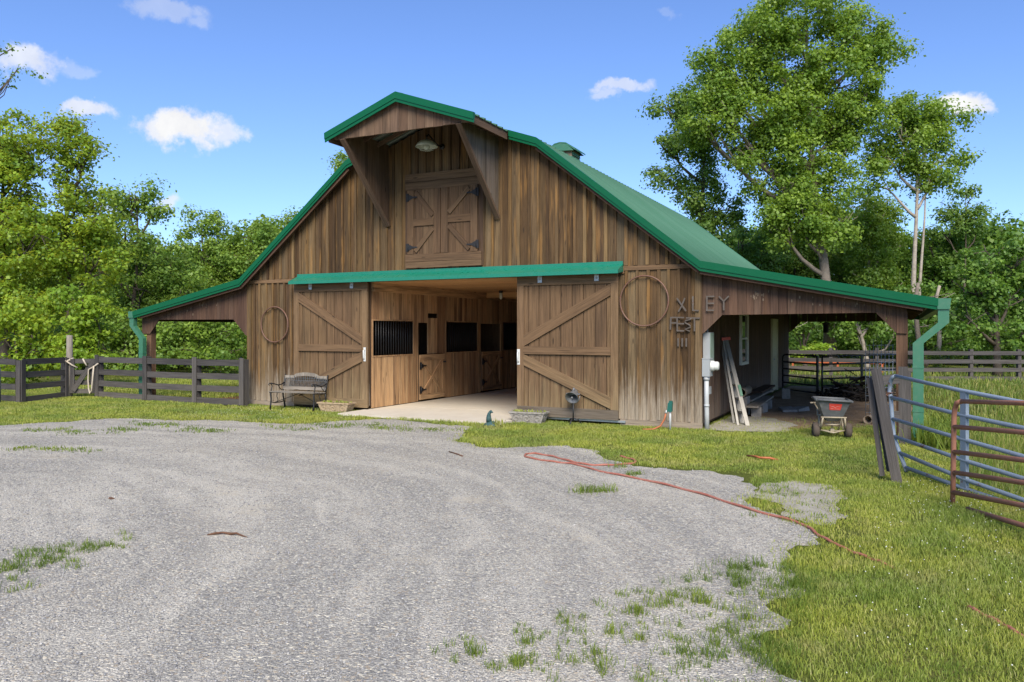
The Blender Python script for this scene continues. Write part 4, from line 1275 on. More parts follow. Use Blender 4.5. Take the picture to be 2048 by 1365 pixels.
def planter(label, x, y, rz, mat, L, Wd, H, scroll):
    P = thing('planter', label, 'planter', (x, y, 0.0), rz, 'carved stone planters at the barn doors')
    B = WM[P.name]
    m = MB()
    k = .80
    l, w = L / 2, Wd / 2
    m.hexa([(-l * k, -w * k, 0), (l * k, -w * k, 0), (l * k, w * k, 0), (-l * k, w * k, 0), (-l, -w, H * .86), (l, -w, H * .86), (l, w, H * .86), (-l, w, H * .86)])
    for (a, b, c, d) in ((-l - .015, -w - .015, l + .015, -w + .03), (-l - .015, w - .03, l + .015, w + .015), (-l - .015, -w + .03, -l + .03, w - .03), (l - .03, -w + .03, l + .015, w - .03)):
        m.box(a, b, H * .86, c, d, H)
    m.build('trough', mat, P, B.copy())
    m = MB()
    for sd in (-1, 1):
        nsc = 3
        for i in range(nsc):
            cx_ = -l * .62 + i * l * .62
            pts = []
            for t in np.linspace(0, 4.2 * math.pi / 1.5, 20):
                rr = .012 + .0105 * t * (H / .2) * .75
                px_, pz = cx_ + rr * math.cos(t) * 1.1 * (1 if i % 2 else -1), H * .44 + rr * math.sin(t)
                pts.append((px_, sd * (w * k + (w - w * k) * (pz / (H * .86)) + .002), pz))
            m.tube(pts, .008, 5)
        pts = []
        for t in np.linspace(0, 3.0 * math.pi, 20):
            rr = .012 + .0075 * t
            py, pz = rr * math.cos(t), H * .44 + rr * math.sin(t)
            pts.append((sd * (l * k + (l - l * k) * (pz / (H * .86)) + .002), py, pz))
        m.tube(pts, .008, 5)
    m.build('carved_scroll', mat, P, B.copy())
    m = MB(); m.box(-l + .03, -w + .03, H * .8, l - .03, w - .03, H * .93); m.build('soil', M['soil'], P, B.copy())
    put('seedlings', sprig_mesh('seedlings', 90, l * .9, w * .8, .06, M['blade'], int(abs(x * 10))), P, B @ Matrix.Translation((0, 0, H * .93)))
    return P


planter('warm buff carved stone planter beside the bench and left sliding door', -11.22, -.44, math.radians(4), M['terracotta'], .80, .30, .215, 1)
planter('grey carved stone planter in front of the right sliding door', -6.52, -.40, math.radians(4), M['greystone'], .72, .30, .22, 1)

# small verdigris garden ornament (a perched bird on a rock)
OR = thing('garden_ornament', 'small verdigris garden ornament sitting in the grass beside the grey planter', 'ornament', (-6.93, -1.22, 0))
m = MB(); m.lathe([(0, .0), (.13, .0), (.12, .03), (.08, .065), (.05, .09), (0, .10)], (-6.93, -1.22, 0), 12, 'z', 1.25, .8); m.build_world('base', M['verdigris'], OR)
m = MB(); m.tube([(-6.97, -1.22, .08), (-6.98, -1.22, .16), (-6.97, -1.225, .23), (-6.935, -1.23, .28)], [.06, .048, .032, .024], 9); m.tube([(-6.935, -1.23, .275), (-6.905, -1.24, .265), (-6.88, -1.24, .255)], [.03, .02, .006], 8)
m.build_world('figure', M['verdigris'], OR)
put('leaves', sprig_mesh('leaves', 40, .10, .06, .16, M['blade'], 3), OR, Matrix.Translation((-6.77, -1.24, 0)))

# dinner bell on its stand
BX, BY = -5.62, -.33
BL = thing('dinner_bell', 'grey cast bell on a thin iron stand in front of the right sliding door', 'bell', (BX, BY, 0))
m = MB(); m.tube([(BX, BY, .08), (BX, BY, .42)], .014, 8)
for a in (0.5, 2.6, 4.7): m.tube([(BX, BY, .12), (BX + .09 * math.cos(a), BY + .09 * math.sin(a), .10), (BX + .17 * math.cos(a), BY + .17 * math.sin(a), .0)], [.014, .014, .012], 7)
m.build_world('stand', M['iron'], BL)
m = MB(); m.tube([(BX + .135 * math.cos(a), BY + .0, .55 + .135 * math.sin(a)) for a in np.linspace(math.pi, 2 * math.pi, 15)], .012, 7); m.build_world('yoke', M['bell'], BL)
m = MB()
tilt = Matrix.Translation((BX, BY, .56)) @ Matrix.Rotation(math.radians(-58), 4, 'X')
q = MB(); q.lathe([(0, .155), (.035, .15), (.06, .12), (.075, .05), (.095, -.02), (.13, -.075), (.135, -.085), (.125, -.085), (.09, -.025), (.06, .05), (.04, .12), (0, .13)], (0, 0, 0), 22)
q.lathe([(0, -.1), (.018, -.09), (.022, -.07), (.01, -.04), (.006, .1)], (0, 0, 0), 8); q.build('bell_cup', M['bell'], BL, tilt)
q = MB(); q.beam((BX - .14, BY, .59), (BX + .14, BY, .59), .025, .025, OUT); q.tube([(BX, BY, .62), (BX, BY + .01, .66), (BX + .02, BY, .70)], .022, 7); q.build_world('headstock', M['bell'], BL)

# yard hydrant with green cover and hose
HX, HY_ = -3.72, -.38
YH = thing('yard_hydrant', 'green capped yard hydrant on a grey pipe with red hose', 'hydrant', (HX, HY_, 0))
m = MB(); m.tube([(HX, HY_, 0), (HX, HY_, .36)], .02, 8); m.build_world('riser_pipe', M['pvc'], YH)
m = MB(); m.hexa([(HX - .05, HY_ - .04, .34), (HX + .035, HY_ - .04, .34), (HX + .035, HY_ + .04, .34), (HX - .05, HY_ + .04, .34), (HX - .035, HY_ - .035, .50), (HX + .045, HY_ - .035, .51), (HX + .045, HY_ + .035, .51), (HX - .035, HY_ + .035, .50)])
m.box(HX - .015, HY_ - .03, .50, HX + .04, HY_ + .03, .535); m.build_world('cover', M['spigot_green'], YH)
m = MB(); m.tube([(HX - .05, HY_ - .01, .36), (HX - .075, HY_ - .01, .31)], .022, 8); m.build_world('spout', M['whitepaint'], YH)
m = MB(); m.tube([(HX - .075, HY_ - .01, .31), (HX - .10, HY_ - .02, .20), (HX - .16, HY_ - .06, .08), (HX - .27, HY_ - .12, .02), (HX - .45, HY_ - .2, .015)], .016, 8); m.build_world('hose', M['orange_hose'], YH)

# electric meter and boxes on the barn corner
EM = thing('electric_meter', 'pale grey electric meter box on a white conduit at the barn corner', 'meter', (-3.15, .03, 0))
m = MB(); m.box(-3.22, -.05, .97, -3.085, .22, 1.29); m.box(-3.225, -.055, 1.285, -3.08, .225, 1.30); m.build_world('meter_box', M['meter'], EM)
m = MB(); m.lathe([(.095, 0), (.095, .05), (.08, .065), (.08, .12), (.065, .14), (0, .145)], (-3.09, .10, 1.16), 20, 'x'); m.build_world('meter_dial', M['whitepaint'], EM)
m = MB(); m.tube([(-3.15, .03, 0), (-3.15, .02, .3), (-3.155, .02, .55), (-3.155, .02, .97)], .043, 12); m.lathe([(.043, .0), (.056, .0), (.056, .06), (.043, .06)], (-3.155, .02, .90), 12); m.lathe([(.043, .0), (.05, .0), (.05, .04), (.043, .04)], (-3.152, .02, .42), 12); m.build_world('conduit', M['pvc'], EM)
BXo = thing('breaker_box', 'tall grey breaker box with a green reflection coloured onto its side above the electric meter', 'breaker box', (-3.18, .3, 1.24))
m = MB(); m.box(-3.245, .14, 1.24, -3.12, .46, 1.77); m.build_world('box', M['meter'], BXo)
m = MB(); m.box(-3.12, .15, 1.25, -3.112, .45, 1.76); m.build_world('green_reflection_face', M['box_reflect'], BXo)  # side face of the box with the reflected green painted in
m = MB(); m.tube([(-3.2, .3, 1.77), (-3.2, .3, 2.4)], .016, 8); m.build_world('riser', M['meter'], BXo)
OB = MB(); OB.box(-3.245, .36, .62, -3.17, .50, .76); OB.box(-3.247, .44, .76, -3.22, .46, .95)
tag(OB.build_world('outlet_box', M['meter'], None), 'small grey outlet box low on the side wall behind the conduit', 'outlet box')

# closed step ladder leaning on the side wall
LA = thing('step_ladder', 'aluminium step ladder with red top leaning on the barn side wall', 'ladder', (-2.68, 1.0, 0))
A0, T0 = Vector((-2.58, .92, 0)), Vector((-3.12, 1.72, 1.62))
wd = Vector((-.20, .46, 0)) * .8
front = Vector((.0, 0, 0))
ax = (T0 - A0).normalized()
nl = ax.cross(wd.normalized()).normalized()
if nl.x < 0: nl = -nl
for s in (0, 1):
    m = MB(); m.beam(A0 + wd * s * 1.0, T0 + wd * (.2 + .55 * s), .075, .028, wd); m.build_world('front_rail', M['alu'], LA)
    m = MB(); m.beam(A0 + wd * (.08 + s * .84) + Vector((-.17, .0, 0)), T0 + wd * (.2 + .55 * s) - nl * .06, .04, .022, wd); m.build_world('rear_rail', M['alu'], LA)
for k in range(5):
    t = .14 + k * .155
    a = A0 + (T0 - A0) * t; lo, hi = 0 + .2 * t, 1 - .25 * t
    m = MB(); m.beam(a + wd * lo, a + wd * hi, .085, .02, UP); m.build_world('step', M['alu'], LA)
m = MB(); m.beam(T0 + wd * .12 + ax * .02, T0 + wd * .83 + ax * .02, .17, .06, ax); m.build_world('top_cap', M['redcap'], LA)
m = MB(); c0 = A0 + (T0 - A0) * .40 + Vector((.024, -.0, .0)); m.beam(c0 - ax * .12 - wd * .01, c0 + ax * .12 - wd * .01, .05, .01, wd); m.build_world('label_plate', M['gutter'], LA)

# things stored along the side wall
def block(name, label, x, y, z, sx, sy, sz, rz, mat, cat='block', group=None):
    m = MB(); a, b = sx / 2, sy / 2
    w = .035
    m.box(-a, -b, 0, a, -b + w, sz); m.box(-a, b - w, 0, a, b, sz); m.box(-a, -b + w, 0, -a + w, b - w, sz); m.box(a - w, -b + w, 0, a, b - w, sz); m.box(-w / 2, -b + w, 0, w / 2, b - w, sz)
    o = m.build(name, mat, None, Matrix.Translation((x, y, z)) @ Matrix.Rotation(rz, 4, 'Z'))
    return tag(o, label, cat, group)


G_ = 'cinder blocks along the side wall'
block('cinder_block', 'cinder block nearest the ladder holding up the long plank', -2.72, 2.75, 0, .20, .40, .21, .2, M['block'], 'block', G_)
block('cinder_block', 'second cinder block from the ladder under the long plank', -2.74, 3.55, 0, .20, .40, .21, -.1, M['block'], 'block', G_)
block('cinder_block', 'third cinder block from the ladder under the far end of the plank', -2.76, 4.6, 0, .20, .40, .20, .1, M['block'], 'block', G_)
block('cinder_block', 'cinder block farthest back beside the black gate', -2.72, 7.6, 0, .20, .40, .26, .15, M['block'], 'block', G_)
block('cinder_block', 'cinder block under the drain tile beside the ladder', -3.0, 2.9, 0, .2, .4, .40, .0, M['block'], 'block', G_)
tag(plank('plank', None, M['greywood'], (-2.72, 2.3, .215), (-2.82, 5.2, .215), .24, .035, UP), 'long grey plank laid across the cinder blocks', 'plank')
tag(plank('plank', None, M['greywood'], (-2.98, 3.2, .26), (-2.96, 6.3, .30), .20, .04, UP), 'grey plank tucked against the side wall behind the long one', 'plank')
tag(plank('plank', None, M['inner'], (-2.98, 4.4, .36), (-2.9, 6.0, .42), .26, .04, UP), 'short dark brown plank lying on top of the wall plank', 'plank')
def pipe(label, a, b, r, mat, name='drain_tile'):
    a, b = Vector(a), Vector(b)
    m = MB(); L = (b - a).length
    m.lathe([(r, 0), (r, L), (r * .8, L), (r * .8, 0), (r, 0)], (0, 0, 0), 18)
    z = (b - a).normalized(); q = z.to_track_quat('Z', 'Y').to_matrix().to_4x4()
    return tag(m.build(name, mat, None, Matrix.Translation(a) @ q), label, 'pipe')
pipe('buff clay drain tile lying on the block beside the ladder', (-2.98, 2.55, .50), (-3.02, 3.55, .50), .095, M['clay'])
pipe('short clay drain tile lying on the grass behind the leaning black boards', (-.56, 2.25, .085), (-.36, 2.95, .085), .085, M['clay'])
for (x, y, rz, lb) in ((-2.25, 4.1, .4, 'flat broken paver lying on the dirt nearest the blocks'), (-2.05, 4.35, -.5, 'tilted broken paver lying on the dirt farthest from the wall')):
    m = MB(); m.hexa([(-.16, -.2, 0), (.16, -.2, 0), (.16, .2, 0), (-.16, .2, 0), (-.15, -.19, .05), (.15, -.19, .05), (.13, .19, .10), (-.15, .19, .08)])
    tag(m.build('paver', M['block'], None, Matrix.Translation((x, y, 0.0)) @ Matrix.Rotation(rz, 4, 'Z')), lb, 'paver')

# dark pile of brush and scrap in the shed
def brush_pile(cx_, cy_, r, h, n, seed):
    rr = random.Random(seed); m = MB()
    for i in range(n):
        d = rr.random() ** .6 * r; a = rr.uniform(0, 6.28)
        x, y = cx_ + d * math.cos(a) * 1.0, cy_ + d * math.sin(a)
        z = h * (1 - (d / r) ** 1.5) * rr.uniform(.0, 1) + .02
        l = rr.uniform(.12, .5); a2 = rr.uniform(0, 6.28); el = rr.uniform(-.4, .5)
        v = Vector((math.cos(a2) * math.cos(el), math.sin(a2) * math.cos(el), math.sin(el))) * l
        p = Vector((x, y, z))
        q = p + v
        if q.z < .01: q.z = .01
        if i % 3: m.tube([p, (p + q) / 2 + Vector((rr.uniform(-.03, .03), rr.uniform(-.03, .03), rr.uniform(0, .03))), q], rr.uniform(.008, .022), 4)
        else: m.beam(p, q, rr.uniform(.05, .12), rr.uniform(.012, .04), (rr.uniform(-1, 1), rr.uniform(-1, 1), 1))
    return m
tag(brush_pile(-1.0, 8.2, .95, .62, 260, 4).build_world('brush_pile', M['brush'], None), 'dark heap of brush and scrap wood inside the right lean-to', 'brush pile', kind='stuff')

# broadcast spreader
SX, SY = -1.03, -.12
SP = thing('broadcast_spreader', 'grey broadcast spreader with red label standing on two wheels', 'spreader', (SX, SY, 0), math.radians(14))
B1 = WM[SP.name]
def sp_(m, name, mat, par=None): return m.build(name, mat, par or SP, B1.copy())
m = MB()
def ring(hx, hy, z, y0=0.0, tilt=0.0): return [(-hx, y0 - hy, z - tilt * -hx), (hx, y0 - hy, z - tilt * hx), (hx, y0 + hy, z - tilt * hx), (-hx, y0 + hy, z - tilt * -hx)]
def frust(m, a, b): m.hexa(a + b)
frust(m, ring(.15, .15, .37), ring(.255, .25, .64, 0, .045))
frust(m, ring(.09, .09, .29), ring(.15, .15, .37))
sp_(m, 'hopper', M['hopper'])
m = MB()
t = .045
for (a, b) in (((-.27, -.27), (.27, -.27)), ((.27, -.27), (.27, .27)), ((.27, .27), (-.27, .27)), ((-.27, .27), (-.27, -.27))):
    m.tube([(a[0], a[1], .645 - t * a[0]), (b[0], b[1], .645 - t * b[0])], .02, 8)
sp_(m, 'rim', M['hopper'])
m = MB()   # label lies on the sloping front face
def fp(u, v, o=.004):      # u across, v up the front face
    z = .37 + .27 * v; hx = .15 + .105 * v; y = -(.15 + .10 * v)
    return (u * hx, y - o, z - t * u * hx * v)
def quad(m, u0, u1, v0, v1, o=.004, o2=.0):
    m.hexa([fp(u0, v0, o), fp(u1, v0, o), fp(u1, v0, o2), fp(u0, v0, o2), fp(u0, v1, o), fp(u1, v1, o), fp(u1, v1, o2), fp(u0, v1, o2)])
quad(m, -.34, .52, .42, .82); lab = sp_(m, 'label', M['redlabel'])
m = MB()
for (u0, u1, v0, v1) in ((-.2, .0, .62, .66), (.0, .16, .56, .6), (.16, .4, .64, .67), (-.25, -.05, .5, .53), (.05, .42, .48, .51)): quad(m, u0, u1, v0, v1, .0065, .0042)
sp_(m, 'logo', M['labelink'], lab)
m = MB()
m.tube([(-.20, -.19, .36), (.20, -.19, .36)], .014, 6); m.tube([(-.20, .16, .36), (.20, .16, .36)], .014, 6)
for s in (-1, 1):
    m.tube([(s * .17, -.19, .36), (s * .185, -.16, .25), (s * .19, -.05, .13)], .015, 6); m.tube([(s * .17, .16, .36), (s * .18, .08, .24), (s * .19, .0, .13)], .013, 6)
m.tube([(-.25, 0, .12), (.25, 0, .12)], .012, 6)
m.tube([(-.22, -.05, .14), (0, -.14, .10), (.22, -.05, .14)], .012, 6)
sp_(m, 'frame', M['cream'])
m = MB(); m.tube([(0, -.02, .13), (0, -.02, .30)], .011, 6); m.box(-.03, -.06, .09, .03, .02, .16); m.lathe([(.0, .225), (.12, .225), (.125, .235), (.02, .24), (.0, .24)], (0, -.02, 0), 16); sp_(m, 'gearbox', M['cream'])
for s in (-1, 1):
    m = MB(); m.lathe([(.05, -.045), (.095, -.055), (.122, -.035), (.128, 0), (.122, .035), (.095, .055), (.05, .045)], (s * .255, 0, .128), 22, 'x'); w_ = sp_(m, 'wheel', M['tyre'])
    m = MB(); m.lathe([(0, -.045), (.05, -.04), (.055, 0), (.05, .04), (0, .045)], (s * .255, 0, .128), 14, 'x'); sp_(m, 'rim', M['cream'], w_)
m = MB(); m.tube([(-.2, .16, .36), (-.14, .55, .44), (-.14, .95, .50)], .014, 6); m.tube([(.2, .16, .36), (.14, .55, .44), (.14, .95, .50)], .014, 6); m.tube([(-.2, .95, .50), (.2, .95, .50)], .016, 6)
for s in (-1, 1): m.tube([(s * .18, .16, .36), (s * .16, .35, .0)], .012, 6)
sp_(m, 'handle', M['cream'])

# ------------------------------------------------------------------ fences and gates
def rail_fence(name, label, cat, pts, zs, rail_w, posts=None, post_h=1.13, side=1, jig=.012, seed=1, post_face=True, group=None, gz=0.0):
    rr = random.Random(seed)
    F = thing(name, label, cat, (pts[0][0], pts[0][1], gz), 0, group)
    for i, p in enumerate(pts):
        q = pts[min(i + 1, len(pts) - 1)] if i < len(pts) - 1 else pts[i - 1]
        d = Vector((q[0] - p[0], q[1] - p[1], 0)).normalized()
        n = Vector((-d.y, d.x, 0))
        m = MB(); P = Vector((p[0], p[1], gz))
        h = post_h + rr.uniform(-.03, .03); tl = Vector((rr.uniform(-.012, .012), rr.uniform(-.012, .012), 0))
        m.beam(P, P + Vector((0, 0, h)) + tl, .12, .12, n); m.build_world('post', M['fence'], F)
    for i in range(len(pts) - 1):
        p, q = Vector((*pts[i], gz)), Vector((*pts[i + 1], gz))
        d = (q - p).normalized(); n = Vector((d.y, -d.x, 0)) * side
        for z in zs:
            a = p + n * .062 + Vector((0, 0, z + rr.uniform(-jig, jig))); b = q + n * .062 + Vector((0, 0, z + rr.uniform(-jig, jig)))
            plank('rail', F, M['fence'], a + d * .004, b - d * .004, rail_w, .03, n)
    if post_face:
        for i in range(len(pts)):
            p = Vector((*pts[i], gz))
            q = pts[min(i + 1, len(pts) - 1)] if i < len(pts) - 1 else None
            d = (Vector((q[0], q[1], gz)) - p).normalized() if q else (p - Vector((*pts[i - 1], gz))).normalized()
            n = Vector((d.y, -d.x, 0)) * side
            plank('batten', F, M['fence'], p + n * .094 + Vector((0, 0, .03)), p + n * .094 + Vector((0, 0, post_h + .02)), .14, .028, n)
    return F


ZS4 = (.085, .385, .69, 1.02)
rail_fence('board_fence', 'black four board fence across the left lean-to opening', 'fence', [(-19.40, -.24), (-17.38, -.36), (-15.60, -.36), (-14.04, -.36)], ZS4, .148, seed=3)
rail_fence('board_fence', 'black four board fence left of the tall weathered post', 'fence', [(-19.75, -2.2), (-20.22, -.72)], ZS4, .145, seed=5, post_h=1.05)
rail_fence('board_fence', 'black four board fence running off the left edge behind the tube gate', 'fence', [(-22.6, -1.9), (-21.2, -2.0), (-19.85, -2.15)], ZS4, .145, seed=6, post_h=1.02, post_face=False)
tp = MB(); tp.tube([(-20.17, -.60, 0), (-20.17, -.60, .8), (-20.175, -.59, 1.68)], [.085, .08, .075], 12)
tag(tp.build_world('tall_post', M['greywood'], None), 'tall weathered round post rising above the black fence gate', 'post')
# small board gate with a diagonal
WG = thing('board_gate', 'black board gate with one diagonal brace between tall post and fence', 'gate', (-20.0, -.4, 0))
ga, gb = Vector((-20.10, -.62, 0)), Vector((-19.52, -.26, 0))
gd = (gb - ga).normalized(); gn = Vector((gd.y, -gd.x, 0))
for z in (.17, .40, .68, .98): plank('rail', WG, M['fence'], ga + Vector((0, 0, z)), gb + Vector((0, 0, z)), .12, .028, gn)
for t in (.0, 1.0): plank('stile', WG, M['fence'], ga.lerp(gb, .1 + t * .8) + gn * .03 + Vector((0, 0, .12)), ga.lerp(gb, .1 + t * .8) + gn * .03 + Vector((0, 0, 1.04)), .12, .028, gn)
plank('brace', WG, M['fence'], ga.lerp(gb, .15) + gn * .06 + Vector((0, 0, .18)), ga.lerp(gb, .95) + gn * .06 + Vector((0, 0, 1.02)), .12, .028, gn)
# rope over the gate
rp = MB()
o = gn * .13
rp.tube([(-20.26, -.70, 1.02), (-20.16, -.74, .98), (-20.06, -.70, 1.0), (-20.07, -.56, 1.05), (-20.2, -.5, 1.06), (-20.26, -.62, 1.03)], .022, 6, True)
rp.tube([(-20.12, -.75, 1.0), (-19.98, -.66, .88), (-19.9, -.55, .80)], .02, 6)
rp.tube([ga.lerp(gb, .55) + o + Vector((0, 0, 1.05)), ga.lerp(gb, .62) + o + Vector((0, 0, .95)), ga.lerp(gb, .7) + o + Vector((0, 0, .86))], .022, 6)
c = ga.lerp(gb, 1.0) + o * 1.2
rp.tube([c + Vector((.12, .02, .92)), c + Vector((0, 0, .84)), c + Vector((-.16, -.05, .76)), c + Vector((-.17, -.06, .5)), c + Vector((-.15, -.06, .25)), c + Vector((-.11, -.05, .10)), c + Vector((-.04, -.05, .2)), c + Vector((0, -.05, .5)), c + Vector((.02, -.03, .86))], .02, 7)
tag(rp.build_world('rope', M['rope'], None), 'pale rope looped over the black board gate', 'rope')


def tube_gate(name, label, rails, stile, mids, r, mat, cat='gate', group=None, far_end=False):
    """rails: polylines; stile: end polyline; mids: flat vertical straps (p_bottom, p_top, width)"""
    G = thing(name, label, cat, tuple(stile[-1][:2]) + (0,), 0, group)
    for pl_ in rails:
        m = MB(); m.tube(pl_, r, 10); m.build_world('rail', mat, G)
    m = MB(); m.tube(stile, r * 1.05, 10); m.build_world('stile', mat, G)
    if far_end:
        zz = sorted([Vector(pl_[-1]) for pl_ in rails], key=lambda v: v.z)
        m = MB(); m.tube([zz[0].xy.to_3d() + Vector((0, 0, .0))] + zz, r * 1.05, 10); m.build_world('stile', mat, G)
    for (a, b, w) in mids:
        d = Vector(rails[0][-1]) - Vector(rails[0][0]); d.z = 0
        n = Vector((-d.y, d.x, 0)).normalized()
        m = MB(); m.beam(a, b, w, r * 1.6, n); m.build_world('upright', mat, G)
    return G


def ext(pl_, k=2.3):
    a, b = Vector(pl_[-2]), Vector(pl_[-1])
    return [tuple(p) for p in pl_] + [tuple(b + (b - a).normalized() * k)]


BR = [[(-.05, -3.08, 1.216), (.611, -4.217, 1.129), (1.108, -5.071, 1.082)], [(-.108, -2.98, .932), (.644, -4.273, .853), (1.108, -5.071, .828)], [(-.09, -3.011, .656), (.644, -4.273, .585), (1.108, -5.071, .544)],
      [(-.071, -3.043, .433), (.644, -4.273, .354), (1.108, -5.071, .324)], [(-.006, -3.156, .24), (.644, -4.273, .145), (1.108, -5.071, .11)], [(.068, -3.282, .075), (.644, -4.273, .04), (1.108, -5.071, .03)]]
BS = [(-.05, -3.08, 1.216), (-.09, -3.012, 1.19), (-.115, -2.968, 1.12), (-.126, -2.949, 1.0), (-.108, -2.98, .932), (-.09, -3.011, .656), (-.071, -3.043, .433), (-.006, -3.156, .24), (.075, -3.296, .03)]
tube_gate('tube_gate', 'bent pale blue steel tube gate leaning by the right downspout', [ext(p) for p in BR], BS, [((.644, -4.273, .03), (.644, -4.273, 1.115), .10)], .024, M['bluegate'], far_end=True)
RR = [[(.56, -5.206, 1.085), (.981, -6.142, 1.161)], [(.503, -5.08, .811), (.981, -6.142, .903)], [(.503, -5.08, .553), (.981, -6.142, .658)], [(.503, -5.08, .34), (.981, -6.142, .459)], [(.495, -5.062, .132), (.981, -6.142, .258)], [(.604, -5.305, .02), (.981, -6.142, .08)]]
RS = [(.56, -5.206, 1.085), (.522, -5.121, 1.06), (.505, -5.083, .985), (.499, -5.071, .9), (.494, -5.06, .4), (.489, -5.048, .0)]
tube_gate('tube_gate', 'rusty brown steel tube gate overlapping the blue gate at the right edge', [ext(p) for p in RR], RS, [], .024, M['rust'], far_end=True)
m = MB()
for k in range(7):
    a = k * .9; cxx, cyy, czz = -.13 - .013 * k, -3.0 - .09 * k, .985 - .012 * math.sin(k * .5)
    m.tube([(cxx + .02 * math.cos(t), cyy + .022 * math.sin(t), czz + .014 * math.sin(t + a) * (1 if k % 2 else -1)) for t in np.linspace(0, 2 * math.pi, 9)[:-1]], .005, 5, closed=True)
m.tube([(-.12 + .034 * math.cos(t), -2.965 + .034 * math.sin(t), .99) for t in np.linspace(0, 2 * math.pi, 13)[:-1]], .008, 6, closed=True)
tag(m.build_world('gate_chain', M['hoop'], None), 'short rusty chain tying the blue gate to the leaning boards', 'chain')
# dark tube gate at the far left
LG = [[(-20.02, -2.62, z), (-20.5, -3.7, z + .01)] for z in (.16, .34, .56, .76, .95)]
tube_gate('tube_gate', 'dark grey tube gate standing at the far left edge', LG, [(-20.05, -2.66, .96), (-20.0, -2.56, .93), (-19.99, -2.54, .85), (-19.99, -2.54, .02)], [], .024, M['darktube'])
# black panels across the back of the right shed
ZB = (.08, .28, .48, .68, .88, 1.10)
p0, p1, p2 = Vector((-3.12, 10.1, 0)), Vector((-2.02, 8.75, 0)), Vector((-.08, 10.6, 0))
r1 = [[tuple(p0 + Vector((0, 0, z))), tuple(p1 + Vector((0, 0, z)))] for z in ZB]; r1[-1][0] = tuple(p0.lerp(p1, .07) + Vector((0, 0, 1.10)))
tube_gate('tube_gate', 'black tube gate panel hinged on the barn side wall', r1, [tuple(p0.lerp(p1, .07) + Vector((0, 0, 1.10))), tuple(p0 + Vector((.01, -.01, 1.05))), tuple(p0 + Vector((0, 0, .95))), tuple(p0)], [(p1 - (p1 - p0) * .02, p1 - (p1 - p0) * .02 + Vector((0, 0, 1.1)), .07)], .024, M['blacktube'])
p1b = p1 + Vector((.10, .04, 0))
r2 = [[tuple(p1b + Vector((0, 0, z))), tuple(p2 + Vector((0, 0, z + .02)))] for z in ZB]
pm = p1b.lerp(p2, .52)
tube_gate('tube_gate', 'black tube gate panel reaching the right lean-to post', r2, [tuple(p1b + Vector((0, 0, 1.1))), tuple(p1b)], [(pm, pm + Vector((0, 0, 1.11)), .06), (p2, p2 + Vector((0, 0, 1.12)), .05)], .024, M['blacktube'])
# blue gate far behind, in line with the paddock fence
bz = (.12, .35, .58, .8, 1.0, 1.2)
q0, q1 = Vector((-5.3, 16.6, 0)), Vector((-4.05, 16.9, 0))
tube_gate('tube_gate', 'small light blue tube gate behind the barn corner', [[tuple(q0 + Vector((0, 0, z))), tuple(q1 + Vector((0, 0, z)))] for z in bz], [tuple(q1 + Vector((0, 0, 1.22))), tuple(q1)], [], .024, M['bluegate'])

# paddock fence behind
rail_fence('paddock_fence', 'long grey black rail fence crossing the paddock behind the barn', 'fence',
           [(-3.9, 17.0), (-2.3, 17.1), (-.75, 17.25), (.69, 17.52), (2.28, 18.30), (3.84, 19.07), (5.4, 19.8), (7.0, 20.5), (8.6, 21.2)], (.08, .40, .70, 1.00), .14, seed=8, post_h=1.15, post_face=False)
m = MB(); m.box(-4.3, 21.5, .42, -.6, 21.62, .56); 
for x in (-4.2, -2.4, -.7): m.box(x, 21.5, 0, x + .08, 21.6, .5)
tag(m.build_world('steel_rail', M['orange'], None), 'long low orange steel rail on legs behind the paddock fence', 'rail')
for i, (x, y, lb) in enumerate(((1.6, 26, 'thin metal stake behind the paddock fence nearest the downspout'), (5.6, 27.5, 'thin metal stake behind the paddock fence at the right edge'))):
    m = MB(); m.beam((x, y, 0), (x, y, 1.15), .045, .045, OUT); tag(m.build_world('fence_stake', M['galv'], None), lb, 'stake')

# broken bit of board fence beside the right downspout
BF = thing('broken_fence', 'leaning black boards of a broken fence beside the blue gate', 'fence', (-.03, -4.0, 0))
plank('leaning_post', BF, M['fence'], (-.03, -4.02, 0), (-.26, -3.98, 1.34), .115, .05, OUT)
plank('leaning_board', BF, M['fence'], (-.19, -3.93, .06), (-.335, -3.88, 1.23), .06, .035, OUT)
plank('leaning_board', BF, M['fence'], (-.10, -3.90, .12), (-.27, -3.86, 1.18), .09, .03, OUT)
UPB = thing('fence_post_stub', 'upright black fence boards nailed to the right lean-to post with a rail stub', 'fence post', (.05, -.5, 0))
plank('board', UPB, M['fence'], (.05, -.42, .0), (.045, -.42, 1.23), .135, .05, OUT)
plank('board', UPB, M['fence'], (.13, -.40, .0), (.13, -.40, 1.16), .06, .05, OUT)
plank('rail', UPB, M['fence'], (-.34, -.55, 1.0), (-.02, -.46, 1.04), .15, .03, OUT)
plank('rail', UPB, M['fence'], (-.2, -.55, .45), (-.02, -.46, .46), .14, .03, OUT)
# a wire panel standing behind that post
WP = MB()
for k in range(8): WP.tube([(-.62 + k * .07, 3.0 + k * .03, .05), (-.62 + k * .07, 3.0 + k * .03, 1.62 - (k % 2) * .1)], .006, 4)
for k in range(9): WP.tube([(-.62, 3.0, .15 + k * .17), (-.13, 3.21, .15 + k * .17)], .006, 4)
tag(WP.build_world('wire_panel', M['galv'], None), 'grey welded wire panel standing beside the right lean-to post', 'wire panel')
